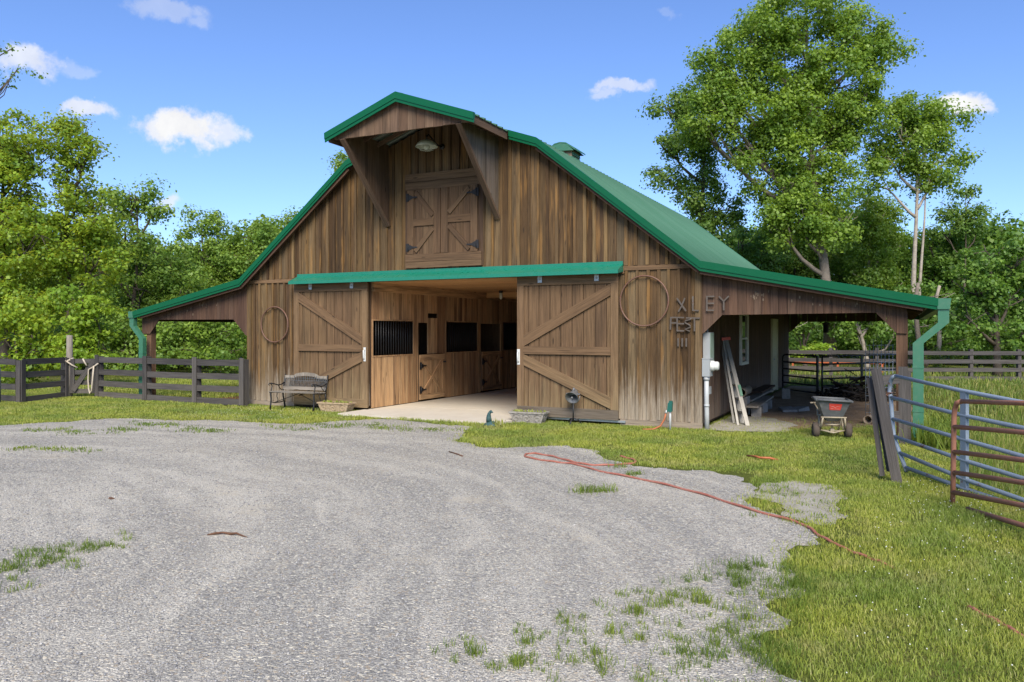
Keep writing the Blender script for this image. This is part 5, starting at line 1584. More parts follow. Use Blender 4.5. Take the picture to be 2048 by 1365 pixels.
# lantern-like bird feeder hanging at the rear of the shed
FX, FY = -2.1, 12.3
m = MB(); m.lathe([(0, 1.74), (.085, 1.74), (.085, 2.0), (.17, 2.0), (.05, 2.07), (.0, 2.085)], (FX, FY, 0), 14); m.tube([(FX, FY, 2.08), (FX, FY, 2.2)], .006, 5)
tag(m.build_world('bird_feeder', M['iron'], None), 'dark round bird feeder hanging at the back of the right lean-to', 'bird feeder')

# hoses on the gravel
def smooth_path(P, k=6):
    P = [Vector((*p, 0)) for p in P]; out = []
    for i in range(len(P) - 1):
        a, b, c, d = P[max(i - 1, 0)], P[i], P[i + 1], P[min(i + 2, len(P) - 1)]
        for j in range(k):
            t = j / k
            out.append(.5 * ((2 * b) + (c - a) * t + (2 * a - 5 * b + 4 * c - d) * t * t + (3 * b - a - 3 * c + d) * t ** 3))
    out.append(P[-1])
    return out
HP = smooth_path([(-3.57, -3.66), (-3.32, -3.85), (-3.22, -4.09), (-3.40, -4.36), (-3.71, -4.51), (-4.1, -4.32), (-4.48, -4.06), (-4.83, -3.98), (-4.75, -4.29), (-4.29, -4.49), (-3.9, -4.56), (-3.42, -4.9), (-2.66, -5.26), (-1.97, -5.71), (-1.34, -6.26), (-.83, -6.64), (-.63, -7.03), (-.45, -7.29), (-.25, -7.51), (-.1, -7.67), (.1, -7.93), (.28, -8.2), (.43, -8.51), (.55, -8.69), (.65, -8.88), (.9, -9.3)])
m = MB(); m.tube([(p.x, p.y, (.016 if p.x < -.45 else (.006 if p.x < -.02 else (-.03 if p.x < .40 else .004))) + .005 * math.sin(i * 1.3)) for i, p in enumerate(HP)], .0135, 8)
tag(m.build_world('garden_hose', M['hose'], None), 'long faded red hose snaking over the gravel into the lawn', 'hose')
m = MB(); m.tube([(-1.95, -2.85, .02), (-1.8, -3.05, .05), (-1.72, -3.2, .06), (-1.6, -3.16, .06), (-1.5, -3.05, .02)], .016, 7)
tag(m.build_world('hose_scrap', M['orange_hose'], None), 'short orange scrap of hose lying in the lawn', 'hose')
m = MB(); m.tube([(-5.45, -9.36, .010), (-5.40, -9.31, .018), (-5.35, -9.275, .022), (-5.27, -9.26, .016), (-5.22, -9.245, .024), (-5.15, -9.25, .012), (-5.08, -9.26, .009)], [.005, .013, .009, .014, .010, .007, .003], 5)
tag(m.build_world('bark_strip', M['twig'], None), 'brown curl of bark lying on the gravel', 'bark')
m = MB(); m.tube([(-5.75, -11.15, .012), (-5.70, -11.1, .012), (-5.66, -11.16, .012)], .008, 5); tag(m.build_world('twig', M['greywood'], None), 'pale bent twig on the gravel near the left foreground', 'twig')
m = MB(); m.tube([(-5.98, -4.35, .012), (-5.75, -4.5, .012), (-5.6, -4.62, .012)], .012, 5); tag(m.build_world('twig', M['twig'], None), 'straight brown twig on the gravel in front of the grey planter', 'twig')
m = MB(); m.hexa([(-7.59, -8.74, .008), (-7.52, -8.76, .008), (-7.515, -8.715, .008), (-7.58, -8.70, .008), (-7.58, -8.735, .022), (-7.53, -8.75, .018), (-7.525, -8.72, .016), (-7.575, -8.71, .02)])
tag(m.build_world('bark_chip', M['twig'], None), 'small reddish brown chip on the gravel at the left', 'chip')
TREES=[
  ('locust_tree', 'tall leafy yellow green tree at the far left edge behind the fence gate', 'L', -30.66, 3.96, 10.09, 0.2, 1, [(-1.34, 0, 6.42, 2.29, 2.48), (0.0, 0, 8.91, 1.43, 1.34), (0.96, 0, 8.53, 1.24, 1.05), (0.38, -0.6, 6.81, 1.53, 1.53), (1.15, -0.5, 4.9, 1.62, 1.34), (-0.57, -0.5, 3.75, 1.72, 1.53), (0.96, -1, 2.6, 1.34, 1.15)]),
  ('locust_tree', 'tall yellow green tree with rounded top left of the weathered tall post', 'L', -29.38, 5.71, 10.13, 0.2, 2, [(-0.2, 0, 9.15, 0.89, 0.99), (0.49, 0, 8.55, 0.89, 0.95), (0.2, 0, 7.17, 1.18, 1.09), (0.99, 0, 6.18, 1.18, 0.99), (-0.39, 0, 5.39, 1.18, 1.18), (0.99, 0, 4.41, 1.09, 1.09), (-0.2, 0, 3.62, 1.18, 1.18)]),
  ('sapling', 'bright lime young tree close behind the tall weathered post', 'LB', -23.52, 2.47, 3.46, 0.07, 3, [(-0.32, 0, 2.81, 0.68, 0.65), (0.16, 0, 2.16, 0.73, 0.68), (-0.57, 0, 1.83, 0.78, 0.65), (0.32, 0, 1.35, 0.62, 0.57), (-0.24, 0, 1.02, 0.81, 0.65)]),
  ('sapling', 'low leafy young tree at the far left behind the dark tube gate', 'L', -25.63, 1.43, 2.97, 0.07, 4, [(-0.32, 0, 2.16, 0.81, 0.73), (0.32, 0, 1.67, 0.73, 0.65), (0.81, 0, 1.18, 0.65, 0.62), (-0.49, 0, 0.86, 0.97, 0.65)]),
  ('ash_tree', 'open crowned tree with dead twigs at the top left of the distant hill', 'L2', -32.49, 10.86, 8.87, 0.16, 5, [(-0.64, 0, 7.74, 0.94, 0.9), (0.31, 0, 8.09, 0.94, 0.75), (1.13, 0, 7.62, 0.66, 0.61), (-0.28, 0, 6.32, 1.3, 0.94), (0.9, 0, 5.62, 1.06, 0.9), (-0.75, 0, 4.68, 1.41, 1.06), (0.66, 0, 3.73, 1.41, 1.18), (-0.28, 0, 2.32, 1.65, 1.18)]),
  ('oak_tree', 'rounded green tree behind the left roof slope with two crown lobes', 'L2', -34.97, 17.45, 9.0, 0.18, 6, [(0.06, 0, 8.02, 1.18, 0.9), (-0.22, 0, 6.62, 1.4, 1.06), (0.9, 0, 5.78, 1.4, 1.12), (-0.5, 0, 4.66, 1.68, 1.26), (0.62, 0, 3.26, 1.82, 1.26)]),
  ('oak_tree', 'green tree directly above the left lean-to roof nearest the barn slope', 'L2', -32.54, 18.65, 8.02, 0.16, 7, [(-0.14, 0, 7.18, 1.12, 0.78), (0.7, 0, 7.32, 0.62, 0.62), (-0.42, 0, 5.92, 1.26, 0.84), (0.42, 0, 5.78, 1.12, 0.84), (-0.14, 0, 4.38, 1.68, 1.12)]),
  ('ash_tree', 'mid green tree filling the gap between the open crown and the two lobed oak', 'L2', -31.57, 12.43, 5.96, 0.14, 8, [(-0.12, 0, 5.12, 1.09, 0.85), (-0.61, 0, 4.27, 1.21, 0.97), (0.48, 0, 3.54, 1.21, 1.02), (-0.24, 0, 2.33, 1.45, 1.09)]),
  ('ash_tree', 'leafy tree seen through the left lean-to opening', 'L2', -26.47, 9.38, 3.52, 0.1, 9, [(-0.95, 0, 2.05, 1.05, 0.74), (0.11, 0, 2.26, 0.95, 0.8), (1.05, 0, 1.84, 0.95, 0.8), (-1.37, 0, 1.0, 1.05, 0.74), (0.53, 0, 0.79, 1.16, 0.8), (1.58, 0, 1.0, 0.95, 0.84)]),
  ('oak_tree', 'treetop poking out above the left roof slope', 'L2', -32.53, 22.0, 9.28, 0.14, 10, [(0.06, 0, 8.45, 0.48, 0.72), (-0.24, 0, 7.55, 0.75, 0.9)]),
  ('locust_tree', 'thin treetop showing just left of the hayloft hood above the roof', 'L2', -29.74, 23.38, 12.64, 0.12, 11, [(-0.06, 0, 11.89, 0.3, 0.66), (-0.36, 0, 11.44, 0.36, 0.36), (0.39, 0, 10.54, 0.75, 1.2), (-0.06, 0, 8.75, 1.65, 1.26), (0.84, 0, 6.65, 1.8, 1.35)]),
  ('ash_tree', 'dark leafy tree behind the left gutter downspout', 'L2', -28.23, 7.39, 3.06, 0.09, 12, [(-0.31, 0, 2.25, 0.92, 0.82), (0.51, 0, 1.84, 0.92, 0.86), (-0.51, 0, 1.03, 1.02, 0.77), (0.71, 0, 0.62, 1.02, 0.82)]),
  ('tulip_tree', 'giant broad crowned tree towering over the right roof slope', 'R', -3.04, 26.54, 18.19, 0.3, 21, [(-1.45, 0, 16.85, 2.66, 1.33), (-3.63, 0, 15.77, 1.82, 1.33), (0.97, 0, 16.01, 1.82, 1.21), (2.42, 0, 15.4, 1.21, 0.92), (-5.08, 0, 14.68, 1.57, 1.33), (-2.18, 0, 14.43, 2.3, 1.45), (0.48, 0, 13.95, 2.06, 1.33), (-5.57, 0, 12.5, 1.45, 1.21), (-3.39, 0, 12.5, 1.94, 1.33), (-0.48, 0, 12.01, 1.94, 1.21), (1.69, 0, 12.98, 1.09, 0.87), (-4.11, 0, 10.8, 1.45, 1.16), (-1.45, 0, 10.32, 1.69, 1.21), (0.48, 0, 10.08, 1.21, 0.97), (-2.42, 0, 8.75, 1.45, 1.09), (-0.48, 0, 8.38, 1.69, 1.16), (-2.78, 0, 6.93, 1.09, 0.97), (0.48, 0, 7.17, 1.09, 0.97), (-4.84, 0, 13.47, 1.33, 1.09), (-1.45, 0, 12.26, 1.94, 1.33), (0.73, 0, 11.77, 1.21, 0.92), (-1.69, 0, 7.42, 1.69, 1.09), (-0.73, 0, 6.45, 1.45, 0.97), (-6.29, 0, 11.53, 0.97, 0.85)]),
  ('red_oak', 'dark leaved oak leaning left of the giant tree above the roof', 'R2', -9.18, 26.85, 14.65, 0.2, 22, [(-0.21, 0, 14.0, 1.44, 0.99), (-1.78, 0, 13.21, 1.1, 1.04), (-2.04, 0, 11.51, 0.99, 0.89), (-0.73, 0, 11.78, 1.44, 1.1), (-2.17, 0, 10.08, 0.84, 0.63), (-0.21, 0, 10.08, 1.31, 0.89), (-0.6, 0, 8.38, 1.25, 0.78), (0.84, 0, 8.12, 1.31, 0.99), (0.05, 0, 6.94, 1.31, 0.78)]),
  ('gum_tree', 'slender tree with bare pale forked trunk right of the giant tree', 'R', 0.58, 29.44, 13.57, 0.17, 23, [(-1.39, 0, 12.66, 0.87, 0.87), (0.1, 0, 12.9, 1.12, 0.79), (-0.65, 0, 11.54, 1.49, 1.04), (1.09, 0, 11.54, 1.12, 0.84), (1.96, 0, 10.54, 0.7, 0.65), (-1.14, 0, 10.3, 1.12, 0.87), (0.6, 0, 10.05, 1.12, 0.75), (1.59, 0, 12.28, 0.89, 0.7), (1.09, 0, 9.18, 0.87, 0.55), (-1.39, 0, 8.93, 0.62, 0.5)]),
  ('gum_tree', 'thin sparse tree against the sky on the right', 'R2', 3.14, 36.28, 9.98, 0.1, 24, [(0.28, 0, 9.42, 0.78, 0.45), (-0.7, 0, 8.72, 0.78, 0.56), (0.84, 0, 8.72, 0.5, 0.5), (-0.14, 0, 8.02, 0.98, 0.56), (-0.98, 0, 7.18, 0.84, 0.56), (0.7, 0, 7.46, 0.56, 0.45)]),
  ('maple_tree', 'dense dark rounded tree beside the paddock fence at the right edge', 'RD', 3.45, 21.94, 5.69, 0.16, 25, [(-0.3, 0, 4.8, 1.09, 0.83), (0.89, 0, 4.6, 1.18, 0.89), (-0.89, 0, 3.62, 1.18, 0.95), (0.49, 0, 3.22, 1.38, 1.09), (-1.28, 0, 2.43, 0.99, 0.79), (-0.1, 0, 1.84, 1.38, 0.83), (1.28, 0, 1.84, 1.18, 0.79)]),
  ('maple_tree', 'bushy tree seen between the giant trunk and the roof corner', 'RD', -8.14, 32.94, 8.3, 0.15, 26, [(-0.29, 0, 7.13, 1.46, 1.11), (1.17, 0, 6.55, 1.32, 1.11), (0.29, 0, 5.37, 1.61, 1.17), (2.05, 0, 4.79, 1.46, 1.17)]),
  ('maple_tree', 'leafy tree filling the space below the giant crown', 'R2', -5.48, 36.48, 8.89, 0.2, 27, [(-0.31, 0, 7.67, 1.53, 1.16), (1.22, 0, 6.75, 1.53, 1.22), (0.0, 0, 5.53, 1.68, 1.28), (1.53, 0, 4.61, 1.68, 1.28), (-0.31, 0, 3.39, 1.68, 1.28)]),
  ('tulip_tree', 'vine covered tree behind the lean-to roof with twin trunks', 'R', -1.41, 35.15, 9.88, 0.16, 28, [(-0.43, 0, 8.74, 1.38, 0.97), (0.57, 0, 8.16, 1.09, 0.97), (-0.72, 0, 7.02, 1.29, 1.03), (0.72, 0, 6.44, 1.38, 1.15), (-0.14, 0, 5.01, 1.58, 1.15), (1.29, 0, 4.15, 1.29, 1.03)]),
  ('maple_tree', 'shady tree behind the bare forked trunk', 'RD', 1.84, 37.87, 8.01, 0.14, 29, [(-0.29, 0, 6.84, 1.17, 1.0), (0.88, 0, 6.55, 1.17, 1.05), (-0.59, 0, 5.37, 1.46, 1.17), (1.03, 0, 4.79, 1.46, 1.17), (0.0, 0, 3.32, 1.76, 1.23)]),
  ('red_oak', 'shady tree with grey trunk seen through the right lean-to', 'RD', -1.34, 25.15, 3.22, 0.14, 30, [(-0.8, 0, 2.88, 1.26, 0.64), (0.57, 0, 2.65, 1.15, 0.64), (-0.34, 0, 1.96, 1.15, 0.5), (1.26, 0, 1.85, 1.15, 0.6)]),
  ('maple_tree', 'green tree seen through the lean-to next to the barn corner', 'R2', -4.01, 24.94, 3.5, 0.12, 31, [(-0.24, 0, 2.79, 1.18, 0.66), (0.71, 0, 2.32, 1.06, 0.61), (-0.47, 0, 1.73, 0.82, 0.52)]),
  ('maple_tree', 'dark tree directly behind the downspout at the right', 'RD', 1.06, 27.44, 4.2, 0.12, 32, [(-0.24, 0, 3.26, 1.06, 0.85), (0.71, 0, 2.55, 1.18, 0.9), (-0.24, 0, 1.85, 1.18, 0.75), (0.94, 0, 1.38, 1.18, 0.66)]),
  ('shrub', 'bright lime shrub behind the paddock fence seen through the lean-to', 'LB', -3.11, 22.04, 1.58, 0.03, 33, [(-0.32, 0, 1.09, 0.52, 0.3), (0.32, 0, 1.02, 0.52, 0.28), (-0.87, 0, 0.98, 0.43, 0.26)]),
  ('shrub', 'low green shrub behind the paddock rails near the right edge', 'RS', 3.01, 23.95, 1.21, 0.03, 34, [(-0.42, 0, 0.75, 0.84, 0.34), (0.53, 0, 0.69, 0.74, 0.29), (1.47, 0, 0.69, 0.84, 0.34), (-1.47, 0, 0.66, 0.74, 0.29)]),
  ('hickory_tree', 'leaning tree at the left whose thin branch reaches into the sky', 'B', -18.93, -4.74, 8.32, 0.16, 40, [(-0.65, 0, 8.32, 1.3, 0.87), (-0.32, 0, 7.24, 1.19, 0.65), (1.84, 0, 7.89, 0.24, 0.15), (2.0, 0, 7.45, 0.37, 0.15), (1.79, 0, 7.18, 0.32, 0.13), (0.97, 0, 7.56, 0.65, 0.43)]),
]

# ------------------------------------------------------------------ trees
def rand_dirs(r, n):
    v = r.normal(size=(n, 3)); v /= np.linalg.norm(v, axis=1)[:, None]
    return v


def leaf_mesh(name, C, ls, mat, r, up=.55, out=None):
    """one folded leaf (a quad) at every centre C; leaves lie towards the outside of the spray they belong to"""
    n = len(C)
    N = rand_dirs(r, n) * .75
    if out is not None: N += out * .75
    N[:, 2] += up; N /= np.linalg.norm(N, axis=1)[:, None]
    T = np.cross(N, rand_dirs(r, n)); T /= np.linalg.norm(T, axis=1)[:, None] + 1e-9
    B = np.cross(N, T)
    s = (ls * r.uniform(.55, 1.35, n))[:, None]
    asp = r.uniform(.30, .48, n)[:, None]
    V = np.empty((n, 4, 3), dtype=np.float32)
    V[:, 0] = C - T * s * .5
    V[:, 1] = C + B * s * asp + N * s * .10
    V[:, 2] = C + T * s * .5 - N * s * .10
    V[:, 3] = C - B * s * asp + N * s * .10
    F = np.arange(n * 4, dtype=np.int32).reshape(n, 4)
    return mesh_np(name, V.reshape(-1, 3), F, mat)


STY = {  # leaf material, bark, leaf size, leaves per clump, clump radius, clumps per m2 of blob section, vertical squash
    'L': ('leafL', 'bark_dark', .128, 185, .46, 9.5, .66), 'LB': ('leafLB', 'bark_dark', .12, 150, .38, 15, .34), 'L2': ('leafL2', 'bark_dark', .145, 210, .52, 7.0, .72),
    'R': ('leafR', 'bark', .15, 265, .56, 6.7, .78), 'R2': ('leafR2', 'bark_dark', .15, 250, .55, 6.2, .75), 'RD': ('leafRD', 'bark_dark', .15, 190, .48, 6.4, .5),
    'RS': ('leafRS', 'bark_dark', .11, 110, .28, 11, .7), 'B': ('leafR2', 'bark_dark', .07, 24, .20, 30, .5)}


def make_tree(name, label, style, x, y, H, tr, seed, blobs):
    lm, bm, ls, lpc, cr, dens, zsq = STY[style]
    r = np.random.default_rng(seed * 7 + 3); rr = random.Random(seed)
    pale = 'pale forked' in label or 'vine covered' in label or 'grey trunk' in label
    if pale: bm = 'bark_pale'
    T = thing(name, label, 'shrub' if name == 'shrub' else 'tree', (x, y, 0), YAW, None)
    B = WM[T.name].copy()
    # trunk wander towards the middle of the crown
    A = np.array([[b[0], b[1], b[2], b[3], b[4]] for b in blobs], dtype=float)
    wts = A[:, 3] * A[:, 4]
    top_i = np.argmax(A[:, 2] + A[:, 4] * .2)
    ztop = A[top_i, 2]
    pts = []
    nseg = 9
    for i in range(nseg + 1):
        t = i / nseg
        px_ = A[top_i, 0] * t ** 1.6 + math.sin(t * 5 + seed) * .018 * H * t
        py_ = A[top_i, 1] * t ** 1.6 + math.cos(t * 4 + seed * 2) * .018 * H * t
        pts.append(Vector((px_, py_, ztop * t)))
    m = MB()
    m.tube(pts, [tr * (1 - .86 * (i / nseg) ** .9) * (1.35 if i == 0 else 1) for i in range(nseg + 1)], 9)
    if 'forked' in label or 'twin' in label:
        q = [p * (1 - .2 * (i / nseg)) + Vector((.03 * H * (i / nseg) + .12, -.2 + .03 * i, 0)) for i, p in enumerate(pts)]
        m.tube(q, [tr * .62 * (1 - .85 * (i / nseg)) for i in range(nseg + 1)], 8)
    nodes = [(p, tr * (1 - .86 * (i / nseg))) for i, p in enumerate(pts) if i >= 2]
    # one bent limb into each blob
    for b in A:
        c = Vector(b[:3])
        dist = math.hypot(c.x, c.y)
        z0 = max(.25 * ztop, c.z - b[4] * .5 - .55 * dist - .5)
        t = min(.97, max(.12, z0 / ztop)); k = t * nseg; i0 = min(nseg - 1, int(k))
        s = pts[i0].lerp(pts[i0 + 1], k - i0)
        mid = s.lerp(c, .5) + Vector((rr.uniform(-.25, .25), rr.uniform(-.25, .25), -.10 * (c - s).length + rr.uniform(-.2, .2)))
        l1 = [s, s.lerp(mid, .5) + Vector((0, 0, -.05)), mid, mid.lerp(c, .55) + Vector((rr.uniform(-.15, .15), 0, .05)), c]
        rb = min(tr * .5, .05 + .022 * (c - s).length) * (.4 if style == 'B' else 1)
        m.tube(l1, [rb, rb * .85, rb * .7, rb * .5, rb * .3], 6)
        nodes += [(p, rb * .4) for p in l1[2:]]
        # a few forks inside the blob
        for q in range(4 if b[3] > .8 else 2):
            d = Vector(rand_dirs(r, 1)[0]); d.z = abs(d.z) * .8
            e = c + Vector((d.x * b[3], d.y * b[3], d.z * b[4])) * .75
            st = mid.lerp(c, rr.uniform(.2, 1))
            mm_ = st.lerp(e, .5) + Vector((rr.uniform(-.1, .1), rr.uniform(-.1, .1), -.06))
            m.tube([st, mm_, e], [rb * .45, rb * .3, rb * .12], 5)
            nodes += [(mm_, rb * .3), (e, rb * .15)]
    # clumps
    cl = []
    for b in A:
        ry_ = b[3] * .9
        nc = max(2, int(dens * (b[3] * b[4] * .6 + b[3] * ry_ * .4) * 1.25))
        d = rand_dirs(r, nc)
        rad = r.uniform(.25, 1, nc) ** .42
        cl.append(np.c_[b[0] + d[:, 0] * b[3] * rad, b[1] + d[:, 1] * ry_ * rad, b[2] + d[:, 2] * b[4] * rad])
    cl = np.concatenate(cl)
    cl = cl[cl[:, 2] > .25]
    NP = np.array([tuple(p) for p, _ in nodes])
    for c in cl[::2 if style in ('R', 'L') else 3]:
        j = np.argmin(((NP - c) ** 2).sum(1))
        s = Vector(NP[j]); e = Vector(c)
        if (e - s).length < .1: continue
        m.tube([s, s.lerp(e, .5) + Vector((0, 0, -.05)), e], [.022, .015, .006] if style != 'B' else [.014, .010, .004], 3)
    # a few bare dead twigs poking out
    if style in ('R', 'L', 'R2', 'L2'):
        for q in range(5):
            j = rr.randrange(len(A)); b = A[j]
            d = Vector(rand_dirs(r, 1)[0]); d.z = d.z * .4 + .1
            s = Vector(b[:3]) + Vector((d.x * b[3] * .5, d.y * b[3] * .5, d.z * b[4] * .5)); e = s + d * b[3] * .75
            m.tube([s, s.lerp(e, .5) + Vector((0, 0, .08)), e], [.03, .018, .006], 4)
            for u in range(3):
                s2 = s.lerp(e, .45 + .15 * u); m.tube([s2, s2 + Vector((rr.uniform(-.4, .4), rr.uniform(-.4, .4), rr.uniform(-.1, .45)))], [.012, .004], 3)
    m.build('trunk', M[bm], T, B.copy())
    # leaves: clumps are flattened sprays of unequal size
    n = len(cl)
    size = r.uniform(.55, 1.35, n)
    cnt = np.maximum(8, (lpc * size ** 1.5).astype(int))
    idx = np.repeat(np.arange(n), cnt)
    # fill each spray like a flattened puff, denser towards its skin
    dd = rand_dirs(r, len(idx))
    rad = r.random(len(idx)) ** .45 * (1 + .25 * r.normal(size=len(idx)))
    g = dd * rad[:, None] * np.array([1, 1, zsq]) * 1.25
    C = cl[idx] + g * (cr * size[idx])[:, None]
    k = C[:, 2] > .06
    put('crown', leaf_mesh('crown', C[k], ls, M[lm], r, .5, dd[k]), T, B.copy())
    return T


for t in TREES: make_tree(*t)


def wood_mass(name, az0, az1, d0, d1, h0, h1, n, mat, seed, label, ls=.27):
    """a far-off belt of wood that reads as one mass"""
    r = np.random.default_rng(seed)
    az = r.uniform(az0, az1, n); d = r.uniform(d0, d1, n)
    prof = h0 + (h1 - h0) * (.5 + .28 * np.sin(az * 21 + seed) + .2 * np.sin(az * 47 + 2 * seed))
    z = r.uniform(.2, 1, n) ** .8 * prof
    c = np.c_[-np.sin(az) * d, -14.35 + np.cos(az) * d, z]
    idx = np.repeat(np.arange(n), 75)
    dd = rand_dirs(r, len(idx)); g = dd * (r.random(len(idx)) ** .45)[:, None] * np.array([1.0, 1.0, .6])
    C = c[idx] + g; k = C[:, 2] > .1
    o = put(name, leaf_mesh(name, C[k], ls, mat, r, .5, dd[k]))
    return tag(o, label, 'woodland', None, 'stuff')


wood_mass('woodland', math.radians(24), math.radians(66), 48, 58, 6.0, 8.5, 1600, M['leafL2'], 5, 'dense belt of green wood in the distance left of the barn')
wood_mass('woodland', math.radians(-22), math.radians(14), 52, 62, 7.0, 9.5, 1600, M['leafRD'], 6, 'dense dark belt of wood in the distance right of the barn')
wood_mass('undergrowth', math.radians(-24), math.radians(8), 45, 53, .9, 3.4, 1500, M['leafRD'], 15, 'low shady undergrowth below the trees behind the paddock fence', .17)  # darker leaf colour stands in for the shade of the crowns above
wood_mass('undergrowth', math.radians(24), math.radians(64), 38, 46, 1.2, 3.2, 1100, M['leafL2'], 16, 'low undergrowth below the trees behind the left board fence', .17)
# slim trunks at the edge of that wood
TK = [(.75, 24.6, .13, 3.9, 'bark', 'grey trunk seen between lean-to posts, left of the next one'), (1.5, 25.3, .11, 3.8, 'bark_pale', 'pinkish slim trunk beside the lean-to post'),
      (-4.4, 22, .05, 3.6, 'bark_pale', 'thin pale pole trunk close to the barn corner'), (8.2, 24.2, .17, 4.5, 'bark', 'short dark trunk behind the paddock fence near the right edge')]
for (x, y, rad, h, bm, lb) in TK:
    T = thing('tree_trunk', lb, 'tree trunk', (x, y, 0))
    rr = random.Random(int(x * 10)); m = MB()
    P = [Vector((rr.uniform(-.06, .06) * i * .5, rr.uniform(-.06, .06) * i * .5, h * i / 6)) for i in range(7)]
    m.tube(P, [rad * (1.3 if i == 0 else 1 - .07 * i) for i in range(7)], 9)
    for k in range(5):
        s = P[3 + k % 3]; a = rr.uniform(0, 6.28); e = s + Vector((math.cos(a), math.sin(a), rr.uniform(.1, .6))) * rr.uniform(.6, 1.5)
        m.tube([s, s.lerp(e, .5) + Vector((0, 0, -.06)), e], [rad * .25, rad * .18, .01], 5)
    m.build('trunk', M[bm], T, WM[T.name].copy())

# ------------------------------------------------------------------ grass, weeds and loose stones
def vnoise(x, y, s, seed):
    """smooth value noise in 0..1"""
    r = np.random.default_rng(seed); tab = r.random((64, 64))
    X, Y = x / s, y / s
    i, j = np.floor(X).astype(int), np.floor(Y).astype(int)
    u, v = X - i, Y - j
    u = u * u * (3 - 2 * u); v = v * v * (3 - 2 * v)
    g = lambda a, b: tab[a % 64, b % 64]
    return g(i, j) * (1 - u) * (1 - v) + g(i + 1, j) * u * (1 - v) + g(i, j + 1) * (1 - u) * v + g(i + 1, j + 1) * u * v


def blades(name, x, y, h, w, mat, seed, bend=.5, z=0.0):
    """bent grass blades: a quad and a tip for each"""
    r = np.random.default_rng(seed); n = len(x)
    a = r.uniform(0, 2 * math.pi, n); b = r.uniform(0, 2 * math.pi, n)
    le = r.uniform(.1, 1, n) * bend * h
    wx, wy = np.cos(a) * w / 2, np.sin(a) * w / 2
    lx, ly = np.cos(b) * le, np.sin(b) * le
    V = np.empty((n, 5, 3), dtype=np.float32)
    V[:, 0] = np.c_[x - wx, y - wy, np.full(n, z)]
    V[:, 1] = np.c_[x + wx, y + wy, np.full(n, z)]
    V[:, 2] = np.c_[x + wx * .75 + lx * .35, y + wy * .75 + ly * .35, z + h * .62]
    V[:, 3] = np.c_[x - wx * .75 + lx * .35, y - wy * .75 + ly * .35, z + h * .62]
    V[:, 4] = np.c_[x + lx, y + ly, z + h * (1 - .25 * le / (h + 1e-6))]
    base = (np.arange(n) * 5)[:, None]
    F = np.concatenate([base + np.array([[0, 1, 2]]), base + np.array([[0, 2, 3]]), base + np.array([[3, 2, 4]])])
    return mesh_np(name, V.reshape(-1, 3), F, mat)


SLABP = [(-10.8, -1.12), (-6.72, -1.18), (-6.72, 13), (-10.8, 13)]
BARNP = [(XL, -.02), (XR - .0, -.02), (XR, 12.7), (XL, 12.7)]


def lawn_mask(x, y, r):
    ok = ~in_poly(x, y, BARNP) & ~((x > -10.75) & (x < -6.8) & (y > -1.05) & (y < 1))
    g = in_poly(x, y, GRAVEL)
    # soft edge: blades thin out a hand's breadth outside the gravel and a few creep in
    jx, jy = x + r.normal(size=x.shape) * .10, y + r.normal(size=x.shape) * .10
    g2 = in_poly(jx, jy, GRAVEL)
    ok &= ~g2 & ~(g & (r.random(x.shape) > .5))
    s = in_poly(jx, jy, SAND) | in_poly(jx, jy, DIRT) | in_poly(jx, jy, SAND2) | in_poly(jx, jy, MULCH)
    ok &= ~(s & (r.random(x.shape) > .07))
    bald = vnoise(x, y, .45, 3) * .6 + vnoise(x, y, .15, 4) * .4
    ok &= (bald > .27) | (r.random(x.shape) > .65)
    return ok


def lawn(name, box, dens, h, w, seed, label):
    r = np.random.default_rng(seed)
    x0, y0, x1, y1 = box
    n = int((x1 - x0) * (y1 - y0) * dens)
    x, y = r.uniform(x0, x1, n), r.uniform(y0, y1, n)
    k = lawn_mask(x, y, r)
    # only what the lens can see, with a margin for a step to the side
    dx, dy = x - CAM.location.x, y - CAM.location.y
    dep = -dx * math.sin(YAW) + dy * math.cos(YAW); lat = dx * math.cos(YAW) + dy * math.sin(YAW)
    k &= (dep > 1.5) & (np.abs(lat) < dep * .70 + 1.2)
    x, y = x[k], y[k]
    tuft = .55 + .9 * vnoise(x, y, .35, seed + 1) * (0.6 + .8 * vnoise(x, y, 1.6, seed + 2))
    hh = h * r.uniform(.45, 1.2, len(x)) * tuft
    o = put(name, blades(name, x, y, hh, w * r.uniform(.7, 1.3, len(x)), M['blade'], seed, .9))
    return tag(o, label, 'grass', None, 'stuff')


lawn('lawn_grass', (-1.2, -12.5, 3.2, -8), 6800, .048, .0049, 21, 'mown grass in the right foreground')
lawn('lawn_grass', (-1.6, -8, 4.5, -4.2), 5200, .048, .006, 22, 'mown grass around the rusty gate')
lawn('lawn_grass', (-6.6, -4.2, 4.5, 2.5), 2800, .045, .008, 23, 'mown grass strip before the right half of the barn')
lawn('lawn_grass', (-24, -6.3, -6.6, .2), 1700, .048, .011, 24, 'mown grass strip before the left half of the barn')
lawn('lawn_grass', (-26, .2, -14.3, 9), 420, .09, .02, 25, 'grass behind the left board fence')


def meadow(name, box, dens, h, w, seed, label, clump=.5):
    r = np.random.default_rng(seed); x0, y0, x1, y1 = box
    n = int((x1 - x0) * (y1 - y0) * dens)
    x, y = r.uniform(x0, x1, n), r.uniform(y0, y1, n)
    k = (vnoise(x, y, .7, seed) > clump * r.random(n)) & ~in_poly(x, y, BARNP) & ~in_poly(x, y, DIRT)
    x, y = x[k], y[k]
    hh = h * r.uniform(.35, 1.15, len(x)) * (.5 + vnoise(x, y, .9, seed + 5))
    o = put(name, blades(name, x, y, hh, w * r.uniform(.7, 1.3, len(x)), M['tallblade'], seed, .6))
    return tag(o, label, 'grass', None, 'stuff')


